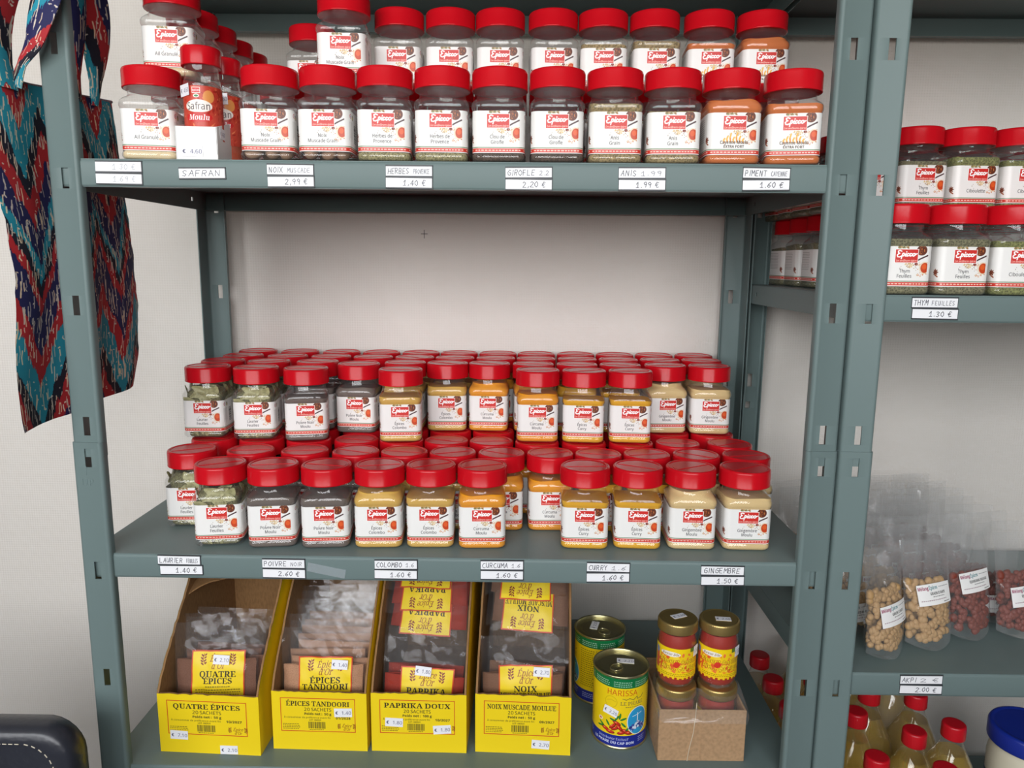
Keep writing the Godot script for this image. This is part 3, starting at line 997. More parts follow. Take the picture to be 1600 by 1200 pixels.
func noise_tex(freq: float, ramp: Array, size := 256, seed_ := 1, kind := FastNoiseLite.TYPE_SIMPLEX_SMOOTH, oct := 4) -> NoiseTexture2D:
	var n := FastNoiseLite.new()
	n.seed = seed_
	n.frequency = freq
	n.noise_type = kind
	n.fractal_octaves = oct
	var g := Gradient.new()
	g.offsets = PackedFloat32Array([0.0, 0.5, 1.0])
	g.colors = PackedColorArray(ramp)
	var t := NoiseTexture2D.new()
	t.width = size
	t.height = size
	t.seamless = true
	t.noise = n
	t.color_ramp = g
	return t

func materials() -> void:
	M.steel = mat(rgb8(108, 125, 124), 0.40)
	M.steel.metallic_specular = 0.32
	M.rubber = mat(rgb8(30, 30, 30), 0.8)
	M.pet = clear(0.025, 0.045, Color(0.93, 0.94, 0.95))
	M.glass = clear(0.03, 0.03, Color(0.9, 0.95, 0.92))
	M.film = clear(0.02, 0.06, Color(0.80, 0.81, 0.82))
	M.film.metallic_specular = 0.28
	M.pouch_film = clear(0.08, 0.08, Color(0.82, 0.83, 0.83))
	M.pouch_film.metallic_specular = 0.4
	M.tape = clear(0.22, 0.2, Color(0.8, 0.84, 0.86))
	M.lid = mat(rgb8(196, 17, 30), 0.22)
	M.lid.metallic_specular = 0.34
	M.tag = mat(rgb8(58, 62, 66), 0.4)
	M.grain = noise_tex(0.22, [Color(0.76, 0.75, 0.73), Color(0.95, 0.95, 0.95), Color(1, 1, 1)], 256, 3)
	M.coarse = noise_tex(0.09, [Color(0.30, 0.30, 0.27), Color(0.82, 0.82, 0.80), Color(1, 1, 1)], 256, 4, FastNoiseLite.TYPE_CELLULAR, 2)
	M.leaf = mat(rgb8(186, 182, 138), 0.55)
	M.leaf.albedo_texture = noise_tex(0.03, [Color(0.66, 0.66, 0.6), Color(0.9, 0.9, 0.86), Color(1, 1, 1)], 128, 9)
	M.leaf.uv1_triplanar = true
	M.leaf.uv1_scale = Vector3(30, 30, 30)
	M.kraft = mat(rgb8(158, 118, 74), 0.85)
	M.kraft.albedo_texture = noise_tex(0.12, [Color(0.84, 0.84, 0.84), Color(0.94, 0.94, 0.94), Color(1, 1, 1)], 128, 6)
	M.kraft.uv1_triplanar = true
	M.kraft.uv1_scale = Vector3(14, 5, 14)
	M.kraft_tray = mat(rgb8(186, 150, 112), 0.7)
	M.kraft_tray.albedo_texture = M.kraft.albedo_texture
	M.kraft_tray.uv1_triplanar = true
	M.kraft_tray.uv1_scale = Vector3(9, 9, 9)
	M.oil = clear(0.40, 0.05, rgb8(204, 168, 52))
	M.yellow_card = mat(rgb8(238, 206, 14), 0.55)
	M.white_card = mat(rgb8(236, 236, 234), 0.6)
	M.gold = mat(rgb8(190, 164, 104), 0.36, 0.8)
	M.tin = mat(rgb8(196, 190, 150), 0.28, 0.9)
	var cv := Canvas.new(192, 208, rgb8(238, 239, 244))
	for i in PRICES.size():
		var x := (i % 2) * 96.0
		var y := (i / 2) * 52.0
		write(cv, PRICES[i].substr(0, 1), x + 14, y + 27, 26, rgb8(60, 60, 90), sans_bold)
		write(cv, PRICES[i].substr(2), x + 66, y + 27, 27, rgb8(90, 92, 120), sans)
	M.sticker = printed(cv.tex(), 0.5)

func room() -> void:
	# wall covering of woven glass, painted over: a fine bump
	var im := Image.create_empty(64, 64, false, Image.FORMAT_RGB8)
	for y in 64:
		for x in 64:
			var a := 0.5 + 0.5 * sin((x + y) * TAU / 16.0) * sin((x - y) * TAU / 16.0)
			var v := a
			im.set_pixel(x, y, Color(v, v, v))
	var wall := mat(rgb8(224, 219, 212), 0.75)
	wall.heightmap_enabled = true
	wall.heightmap_texture = ImageTexture.create_from_image(im)
	wall.heightmap_scale = 0.045
	wall.uv1_triplanar = true
	wall.uv1_world_triplanar = true
	wall.uv1_scale = Vector3(26, 26, 26)
	var plain := mat(rgb8(112, 108, 102), 0.8)
	var back := struct("wall_back", slab(Vector3(-2.2, 0, WALL_Z - 0.15), Vector3(3.8, 2.75, WALL_Z)), wall)
	var mark := stool()
	add_box(mark, Vector3(-0.0065, -0.0005, 0), Vector3(0.0065, 0.0005, 0.0004))
	add_box(mark, Vector3(-0.0005, -0.0085, 0), Vector3(0.0005, 0.0075, 0.0004))
	part("pencil_cross", done(mark), mat(rgb8(52, 46, 46), 0.9), back, Vector3(0.402, TOP - 0.07, WALL_Z))
	struct("wall_left", slab(Vector3(-2.35, 0, WALL_Z - 0.15), Vector3(-2.2, 2.75, 2.7)), plain)
	struct("wall_right", slab(Vector3(3.8, 0, WALL_Z - 0.15), Vector3(3.95, 2.75, 2.7)), plain)
	struct("ceiling", slab(Vector3(-2.35, 2.75, WALL_Z - 0.15), Vector3(3.95, 2.9, 2.7)), mat(rgb8(176, 174, 170), 0.85))
	struct("floor", slab(Vector3(-2.35, -0.12, WALL_Z - 0.15), Vector3(3.95, 0.0, 2.7)), mat(rgb8(54, 50, 47), 0.4))
	# the shop front: wall with one wide opening, frame, mullions and panes
	var st := stool()
	add_box(st, Vector3(-2.35, 0, 2.4), Vector3(-1.75, 2.75, 2.55))
	add_box(st, Vector3(1.65, 0, 2.4), Vector3(3.95, 2.75, 2.55))
	add_box(st, Vector3(-1.75, 0, 2.4), Vector3(1.65, 1.18, 2.55))
	add_box(st, Vector3(-1.75, 2.55, 2.4), Vector3(1.65, 2.75, 2.55))
	struct("wall_front", done(st), plain)
	var fm := mat(rgb8(90, 92, 96), 0.4)
	var win := struct("window_1", slab(Vector3(-1.75, 1.18, 2.44), Vector3(1.65, 1.24, 2.51), 0.004), fm)
	part("frame_rail", slab(Vector3(-1.75, 2.49, 2.44), Vector3(1.65, 2.55, 2.51), 0.004), fm, win)
	for x in [-1.75, -0.90, -0.05, 0.80, 1.59]: part("mullion", slab(Vector3(x, 1.24, 2.44), Vector3(x + 0.06, 2.49, 2.51), 0.004), fm, win)
	for x in [-1.69, -0.84, 0.01, 0.86]: part("pane", slab(Vector3(x, 1.24, 2.472), Vector3(x + (0.73 if x > 0.5 else 0.79), 2.49, 2.478)), M.glass, win)

func products() -> void:
	var base := jar_label_base()
	var add := func(key: String, lines: Array, desc: String, color: Color, fill: float, coarse: bool, vary: bool, more := {}) -> void:
		var m := mat(color, 0.85)
		m.albedo_texture = M.coarse if coarse else M.grain
		m.uv1_triplanar = true
		m.uv1_scale = Vector3.ONE * (15.0 if coarse else 22.0)
		var d := {"short": {"garlic": "garlic", "nutmeg": "nutmegs", "herbs": "herbs", "clove": "cloves", "anise": "aniseed", "cayenne": "cayenne", "bay": "bay leaves"}.get(key, key), "desc": desc, "fill": fill, "vary": vary, "mat": m, "label": printed(jar_label(base, lines, more.has("flames")), 0.42)}
		d.merge(more)
		P[key] = d
	add.call("garlic", ["Ail Granulé"], "pale garlic granules", rgb8(236, 214, 172), 0.052, false, false)
	add.call("nutmeg", ["Noix", "Muscade Grain"], "whole nutmegs", rgb8(176, 140, 112), 0.04, false, false, {"nuts": true})
	add.call("herbs", ["Herbes de", "Provence"], "grey-green dried herbs", rgb8(190, 180, 132), 0.040, true, true)
	add.call("clove", ["Clou de", "Girofle"], "dark whole cloves", rgb8(104, 84, 70), 0.044, true, true)
	add.call("anise", ["Anis", "Grain"], "tan aniseed", rgb8(196, 172, 124), 0.064, true, true)
	add.call("cayenne", ["Cayenne Moulu", "EXTRA FORT"], "orange-brown cayenne pepper", rgb8(212, 116, 52), 0.07, false, true, {"flames": true})
	add.call("bay", ["Laurier", "Feuilles"], "dried bay leaves", rgb8(150, 146, 106), 0.012, true, false, {"leaves": true})
	add.call("pepper", ["Poivre Noir", "Moulu"], "ground black pepper", rgb8(112, 100, 92), 0.07, false, true)
	add.call("colombo", ["Épices", "Colombo"], "dull yellow colombo powder", rgb8(222, 178, 84), 0.074, false, true)
	add.call("turmeric", ["Curcuma", "Moulu"], "orange-yellow turmeric", rgb8(240, 158, 8), 0.0795, false, true)
	add.call("curry", ["Épices", "Curry"], "yellow curry powder", rgb8(236, 176, 14), 0.071, false, true)
	add.call("ginger", ["Gingembre", "Moulu"], "pale ground ginger", rgb8(230, 200, 142), 0.078, false, true)
	add.call("thyme", ["Thym", "Feuilles"], "grey-green thyme leaves", rgb8(150, 146, 112), 0.068, true, true)
	add.call("chives", ["Ciboulette"], "green chopped chives", rgb8(158, 162, 98), 0.066, true, true)

# things that would touch give way: sideways to a neighbour in the same row, backwards to one in front
var stood := {}
func settle(key: String, p: Vector2, least: float) -> Vector2:
	if not stood.has(key): stood[key] = []
	for n in 6:
		for q in stood[key]:
			var d: Vector2 = p - q
			if d.length() >= least: continue
			if absf(d.y) < 0.030: p.x = q.x + (1.0 if d.x >= 0.0 else -1.0) * (sqrt(least * least - d.y * d.y) + 0.0001)
			else: p.y = q.y + (1.0 if d.y >= 0.0 else -1.0) * (sqrt(maxf(0.0, least * least - d.x * d.x)) + 0.0001)
	stood[key].append(p)
	return p

func row(y: float, z: float, list: Array, place: String, shelf: String) -> void:
	# place reads "bottom layer front row, top shelf"; alike neighbours are told apart by what stands next to them
	for i in list.size():
		var e: Array = list[i]
		var zz: float = z + (e[2] if e.size() > 2 else rng.randf_range(-0.0015, 0.0015))
		var turn: float = e[3] if e.size() > 3 else rng.randf_range(-0.07, 0.09)
		var before: String = P[list[i - 1][0]].short if i > 0 else ""
		var after: String = P[list[i + 1][0]].short if i < list.size() - 1 else ""
		var own: String = P[e[0]].short
		var by := ""
		if own == before or own == after:
			if before != own: by = "next to the " + before if before else ("near the first unit" if shelf == "second unit" else "near the bag")
			elif after != own: by = "next to the " + after if after else ("far from the post" if shelf == "second unit" else "near the second unit")
			else: by = "between two alike"
		var spot := settle("%.3f%s" % [y, shelf], Vector2(e[1], zz), 0.0708)
		jar(e[0], Vector3(spot.x, y, spot.y), turn, (by + ", " if by else "with red lid, ") + place, "jars of %s on the %s" % [P[e[0]].desc, shelf])

func jars() -> void:
	# top shelf, bottom layer
	row(TOP, -0.037, [["garlic", 0.116, -0.006, 0.16], ["nutmeg", 0.268, 0.0, 0.11], ["nutmeg", 0.341, 0.0, 0.02], ["herbs", 0.413, 0.0, 0.07], ["herbs", 0.485, 0.0, 0.03], ["clove", 0.557, 0.0, -0.02], ["clove", 0.629, 0.0, -0.02], ["anise", 0.701, 0.0, -0.03], ["anise", 0.773, 0.0, -0.06], ["cayenne", 0.846, 0.0, -0.04], ["cayenne", 0.923, 0.0, -0.16]], "bottom layer front row, top shelf", "top shelf")
	var deep := []
	for e in [["nutmeg", 0.266], ["nutmeg", 0.340], ["herbs", 0.412], ["herbs", 0.484], ["clove", 0.556], ["clove", 0.630], ["anise", 0.702], ["anise", 0.774], ["cayenne", 0.847], ["cayenne", 0.920]]: deep.append(e)
	row(TOP, -0.110, [["garlic", 0.118]] + deep, "bottom layer second row, top shelf", "top shelf")
	row(TOP, -0.183, [["garlic", 0.108]] + deep, "bottom layer third row, top shelf", "top shelf")
	row(TOP, -0.257, [["garlic", 0.108], ["nutmeg", 0.262]], "bottom layer fourth row, top shelf", "top shelf")
	row(TOP, -0.330, [["garlic", 0.106]], "bottom layer fifth row, top shelf", "top shelf")
	row(TOP, -0.403, [["garlic", 0.106]], "bottom layer sixth row, top shelf", "top shelf")
	# top shelf, top layer
	var y2 := TOP + JAR_H
	row(y2, -0.100, [["garlic", 0.122, 0.0, 0.14]], "top layer front, top shelf", "top shelf")
	row(y2, -0.122, [["nutmeg", 0.344, 0.0, 0.06]], "top layer front, top shelf", "top shelf")
	row(y2, -0.183, [["garlic", 0.108, -0.010], ["herbs", 0.409, 0.0, 0.02], ["herbs", 0.482, 0.0, 0.02], ["clove", 0.550, 0.0, 0.02], ["clove", 0.628, 0.0, 0.06], ["anise", 0.699, 0.0, -0.03], ["anise", 0.772, 0.0, 0.0], ["cayenne", 0.849, 0.0, -0.05], ["cayenne", 0.924, 0.0, -0.02]], "top layer middle row, top shelf", "top shelf")
	row(y2, -0.262, [["garlic", 0.108], ["nutmeg", 0.264, 0.004]], "top layer behind the middle row, top shelf", "top shelf")
	row(y2, -0.333, [["garlic", 0.108]], "top layer fourth row, top shelf", "top shelf")
	row(y2, -0.402, [["garlic", 0.108]], "top layer last row, top shelf", "top shelf")
	# middle shelf, bottom layer
	row(MID, -0.068, [["bay", 0.167, 0.004, 0.14], ["pepper", 0.242, 0.006, 0.14], ["pepper", 0.317, 0.006, 0.10], ["colombo", 0.391, 0.003, 0.05], ["colombo", 0.463, 0.0, 0.03], ["turmeric", 0.535, 0.0, 0.05], ["curry", 0.680, -0.003, -0.05], ["curry", 0.754, -0.005, -0.06], ["ginger", 0.829, -0.006, -0.03], ["ginger", 0.905, -0.006, -0.02]], "bottom layer front row, middle shelf", "middle shelf")
	var kinds := ["bay", "bay", "pepper", "pepper", "colombo", "colombo", "turmeric", "turmeric", "curry", "curry", "ginger", "ginger"]
	var xs := [[0.094, 0.183, 0.264, 0.341, 0.414, 0.487, 0.560, 0.633, 0.705, 0.778, 0.852, 0.927], [0.098, 0.174, 0.250, 0.326, 0.398, 0.470, 0.542, 0.615, 0.690, 0.765, 0.839, 0.922],
		[0.090, 0.168, 0.245, 0.322, 0.397, 0.470, 0.543, 0.616, 0.690, 0.764, 0.838, 0.912], [0.089, 0.166, 0.243, 0.320, 0.397, 0.470, 0.543, 0.616, 0.690, 0.764, 0.838, 0.912], [0.089, 0.166, 0.243, 0.320, 0.397, 0.470, 0.543, 0.616, 0.690, 0.764, 0.838, 0.912]]
	var zs := [-0.140, -0.213, -0.286, -0.359, -0.432]
	for k in 5:
		var l := []
		for i in 12: l.append([kinds[i], xs[k][i]])
		row(MID, zs[k], l, "bottom layer %s row, middle shelf" % ["second", "third", "fourth", "fifth", "sixth"][k], "middle shelf")
	# middle shelf, top layer
	var y3 := MID + JAR_H
	row(y3, -0.230, [["bay", 0.084, -0.004, 0.05], ["bay", 0.165, 0.004, 0.12], ["pepper", 0.246, 0.008, 0.20], ["colombo", 0.397, 0.008, 0.10], ["turmeric", 0.615, -0.002, 0.0], ["curry", 0.689, 0.0, -0.08], ["curry", 0.763, -0.002, -0.06]], "top layer front row, middle shelf", "middle shelf")
	var l2 := []
	var x2 := [0.080, 0.160, 0.243, 0.318, 0.392, 0.464, 0.535, 0.609, 0.683, 0.756, 0.832, 0.906]
	for i in 12: l2.append([kinds[i], x2[i], 0.022 if i == 3 else rng.randf_range(-0.002, 0.002)])
	row(y3, -0.302, l2, "top layer second row, middle shelf", "middle shelf")
	var x3 := [0.089, 0.170, 0.248, 0.324, 0.398, 0.470, 0.543, 0.615, 0.689, 0.762, 0.836, 0.910]
	for k in 2:
		var l := []
		for i in 12: l.append([kinds[i], x3[i] + k * 0.002])
		row(y3, [-0.372, -0.442][k], l, "top layer %s row, middle shelf" % ["third", "last"][k], "middle shelf")
	# second unit
	var bk := ["thyme", "thyme", "chives", "chives", "chives"]
	for k in 6:
		var l := []
		for i in 5: l.append([bk[i], 1.070 + 0.0725 * i + (0.004 if k > 0 else 0.0)])
		row(B_MID, -0.038 - 0.074 * k, l, "bottom layer %s row, second unit" % ["front", "second", "third", "fourth", "fifth", "sixth"][k], "second unit")
		if k >= 2 or k == 1:
			var m := []
			for i in 5: m.append([["thyme", "thyme", "chives", "chives", "chives"][i], 1.067 + 0.0725 * i])
			row(B_MID + JAR_H, -0.150 - 0.0725 * (k - 1), m, "top layer %s row, second unit" % ["", "front", "second", "third", "fourth", "fifth"][k], "second unit")

func saffron() -> void:
	# a white tray of small round jars
	var tray := thing("jar_tray", "small white card tray holding the saffron jars", "tray", Vector3(0.184, TOP, -0.006))
	tray.rotation.y = 0.10
	var w := 0.025
	part("front_panel", slab(Vector3(-w, 0, -0.0012), Vector3(w, 0.0395, 0.0), 0.0003), M.white_card, tray)
	for s in [-1.0, 1.0]:
		var st := stool()
		var x0: float = s * w - (0.0012 if s > 0 else 0.0)
		var x1: float = x0 + 0.0012
		# sides climb a little towards the back
		var out := [Vector3(x0, 0.0395, 0), Vector3(x0, 0.052, -0.055), Vector3(x0, 0.052, -0.17), Vector3(x0, 0, -0.17), Vector3(x0, 0, 0)]
		var d := Vector3(x1 - x0, 0, 0)
		for q in [[0, 1, 4], [1, 2, 3], [1, 3, 4]]:
			st.set_smooth_group(4294967295)
			for i in [q[0], q[2], q[1]]:
				st.set_uv(Vector2.ZERO)
				st.add_vertex(out[i])
			for i in q:
				st.set_uv(Vector2.ZERO)
				st.add_vertex(out[i] + d)
		for i in 5: quad(st, out[i], out[(i + 1) % 5], out[(i + 1) % 5] + d, out[i] + d)
		part("side_panel", done(st), M.white_card, tray)
	part("back_panel", slab(Vector3(-w, 0, -0.1712), Vector3(w, 0.052, -0.17), 0.0003), M.white_card, tray)
	part("base_panel", slab(Vector3(-w, 0, -0.17), Vector3(w, 0.0012, -0.0012), 0.0003), M.white_card, tray)
	sticker(tray, 7, Vector3(-0.006, 0.010, 0.0004), Vector3.ZERO, Vector2(0.026, 0.013))
	sticker(tray, 7, Vector3(w + 0.0004, 0.034, -0.022), Vector3(0, PI / 2, 0), Vector2(0.020, 0.013))
	var cv := Canvas.new(512, 200, rgb8(196, 66, 48))
	var r := RandomNumberGenerator.new()
	r.seed = 8
	for i in 260: cv.blob(r.randf_range(0, 512), r.randf_range(0, 200), r.randf_range(3, 14), r.randf_range(1, 4), [rgb8(176, 40, 28), rgb8(214, 96, 66), rgb8(226, 132, 84), rgb8(160, 34, 24)][i % 4], r.randf_range(0, 3))
	for x in [64.0, 320.0]:
		cv.blob(x + 52, 40, 24, 24, rgb8(226, 150, 80))
		cv.rect(x - 18, 6, 36, 22, rgb8(250, 246, 240))
		cv.rect(x - 16, 8, 32, 18, rgb8(206, 40, 40))
		write(cv, "épices", x, 17, 11, Color.WHITE, sans_bold)
		cv.blob(x, 38, 13, 7, rgb8(246, 240, 232))
		cv.blob(x, 38, 9, 4, rgb8(40, 128, 64))
		cv.blob(x + 6, 76, 60, 24, rgb8(248, 240, 232))
		write(cv, "Safran", x + 6, 76, 36, rgb8(70, 60, 60), sans)
		cv.blob(x + 6, 118, 60, 19, rgb8(200, 34, 34))
		write(cv, "Moulu", x + 6, 118, 28, Color.WHITE, serif_bold, 1.0, 0.0, 0.2)
	var lab := printed(cv.tex(), 0.4)
	var shell := lathe([Vector2(0.0195, 0), Vector2(0.0222, 0.002), Vector2(0.0228, 0.006), Vector2(0.0228, 0.088), Vector2(0.0226, 0.093), Vector2(0.0212, 0.098), Vector2(0.0205, 0.101), Vector2(0.0205, 0.112)], 32, true, false)
	var inside := lathe([Vector2(0.0185, 0.0015), Vector2(0.0212, 0.004), Vector2(0.0216, 0.008), Vector2(0.0216, 0.072), Vector2(0.0200, 0.074)], 32)
	var wrap := lathe([Vector2(0.0231, 0.024), Vector2(0.0231, 0.087)], 40, false, false)
	var cap := lathe([Vector2(0.0215, 0), Vector2(0.0236, 0.0), Vector2(0.0238, 0.001), Vector2(0.0238, 0.019), Vector2(0.0232, 0.0212), Vector2(0.0218, 0.0222), Vector2(0.0200, 0.0222), Vector2(0.0194, 0.0216), Vector2(0.0185, 0.0216)], 40)
	var powder := mat(rgb8(186, 74, 40), 0.85)
	for k in 3:
		var o := thing("saffron_jar", ["small round jar of red saffron powder in front of the white tray", "small round saffron jar just behind the first in the white tray", "small round saffron jar at the back of the white tray"][k], "jar", Vector3(0.1835 + [0.0, 0.006, 0.008][k], TOP + 0.0016, -0.034 - 0.052 * k), "saffron jars in the white tray")
		part("body", shell, M.glass, o)
		part("contents", inside, powder, o).set_meta("kind", "stuff")
		part("label", wrap, lab, o, Vector3.ZERO, Vector3(0, 0.04, 0))
		part("lid", cap, M.lid, o, Vector3(0, 0.1125, 0))
		sticker(o, 7, Vector3(-0.0145 if k == 0 else 0.004, 0.082, 0.0187 if k == 0 else 0.0233), Vector3(0, -0.66 if k == 0 else 0.17, 0.05), Vector2(0.019, 0.014))

func cartons() -> void:
	carton("yellow carton printed QUATRE ÉPICES, torn open, standing on the bottom shelf", Vector3(0.1430, LOW, -0.030), -0.045, 0.149, carton_print("QUATRE ÉPICES", "50 g", "10/2027"), 1, [[0, -0.045, 0.028, -0.03], [1, 0.028, 0.0075, 0.02]], 0.262)
	carton("yellow carton printed ÉPICES TANDOORI beside the QUATRE ÉPICES carton", Vector3(0.3000, LOW, -0.042), -0.02, 0.139, carton_print("ÉPICES TANDOORI", "50 g", "01/2028"), 2, [[2, 0.035, 0.061, 0.03]])
	carton("yellow carton printed PAPRIKA DOUX with red sachets inside", Vector3(0.4450, LOW, -0.041), -0.015, 0.139, carton_print("PAPRIKA DOUX", "100 g", "10/2027"), 3, [[3, -0.036, 0.047, -0.04], [3, 0.034, 0.037, 0.08]])
	carton("yellow carton printed NOIX MUSCADE MOULUE beside the harissa tins", Vector3(0.5965, LOW, -0.041), -0.04, 0.139, carton_print("NOIX MUSCADE MOULUE", "50 g", "09/2027"), 4, [[4, 0.026, 0.016, -0.05]])
	var kinds := {
		"four": [["QUATRE", "ÉPICES"], rgb8(124, 84, 64), "four-spice", "50 g", 1], "tandoori": [["ÉPICES", "TANDOORI"], rgb8(190, 142, 108), "tandoori", "50 g", 2],
		"paprika": [["PAPRIKA", "DOUX"], rgb8(160, 44, 20), "red paprika", "100 g", 3], "nutmeg": [["NOIX", "MUSCADE MOULUE"], rgb8(128, 90, 66), "brown nutmeg", "50 g", 4]}
	var made := {}
	for k in kinds:
		var d: Array = kinds[k]
		var pm := mat(d[1], 0.85)
		pm.albedo_texture = M.grain
		pm.uv1_triplanar = true
		pm.uv1_scale = Vector3.ONE * 9.0
		made[k] = {"shapes": [sachet_meshes(d[4] * 10 + 1, 0.126, 0.152, 0.0090, 16), sachet_meshes(d[4] * 10 + 2, 0.122, 0.150, 0.0060, 11)], "powder": pm, "print": printed(sachet_print(d[0], d[3]), 0.45)}
	# kind, x, height of the lower edge, z, lean back, roll, upside down
	var list := []
	for i in 4: list.append(["four", 0.1415 + [0.0, 0.002, -0.002, 0.003, -0.001, 0.003][i] + 0.001 * i, 0.026 + 0.0010 * i, -0.060 - 0.0125 * i, 11.0 + 1.0 * i, [1.5, -1.0, 1.5, -1.5, 1.0, -1.0][i], false])
	for i in 8: list.append(["tandoori", 0.300 + [-0.001, 0.002, -0.002, 0.002, 0.0, -0.002, 0.002, 0.001, -0.002][i], 0.018 + 0.0042 * i, -0.064 - 0.0145 * i, 9.0 + 1.5 * i, [0.5, -1.0, 1.0, -1.5, 1.0, -1.0, 1.5, -1.0, 1.0][i], false])
	list.append(["paprika", 0.444, 0.002, -0.064, 10.0, -3.0, false])
	list.append(["paprika", 0.4455, 0.008, -0.084, 12.0, -2.0, false])
	for i in 4: list.append(["paprika", 0.445 + [0.0, 0.001, -0.001, 0.0][i], 0.104 + 0.036 * i, -0.106 - 0.010 * i, [40.0, 48.0, 56.0, 66.0][i], [-3.0, -1.5, -2.0, 0.0][i], true])
	list.append(["nutmeg", 0.5955, 0.010, -0.062, 9.0, 0.0, false])
	list.append(["nutmeg", 0.5965, 0.014, -0.082, 11.0, -4.0, false])
	for i in 3: list.append(["nutmeg", 0.599 + [0.004, 0.002, 0.0][i], 0.112 + 0.047 * i, -0.107 - 0.014 * i, [38.0, 50.0, 64.0][i], [-4.0, -3.0, 0.0][i], true])
	var order := ["frontmost", "second", "third", "fourth", "fifth", "sixth", "seventh", "eighth", "ninth"]
	var count := {}
	for s in list:
		var k: String = s[0]
		var n: int = count.get(k, 0)
		count[k] = n + 1
		var m: Dictionary = made[k]
		var o := thing("spice_sachet", "clear sachet of %s powder, %s in its yellow carton%s" % [kinds[k][2], order[n], ", upside down" if s[6] else ""], "sachet", Vector3(s[1], LOW + s[2], s[3]), "sachets of %s powder" % kinds[k][2])
		o.rotation = Vector3(deg_to_rad(-s[4]), 0, deg_to_rad(s[5]))
		var shape: Dictionary = m.shapes[0 if n == 0 or s[6] else 1]
		for p in [["film", shape.film, M.film], ["powder", shape.fill, m.powder], ["label", shape.label, m.print]]:
			var q := part(p[0], p[1], p[2], o)
			if s[6]:
				q.rotation.z = PI
				q.position.y = 0.150
			if p[0] == "powder": q.set_meta("kind", "stuff")
		if n == 0:
			var sp: Array = {"four": [1, 0.010, 0.098, 0.0085], "tandoori": [2, 0.026, 0.100, 0.0080], "paprika": [3, -0.002, 0.106, 0.0070], "nutmeg": [4, 0.028, 0.102, 0.0075]}[k]
			sticker(o, sp[0], Vector3(sp[1], sp[2], sp[3]), Vector3(-0.12, 0, -0.06), Vector2(0.024, 0.0135))

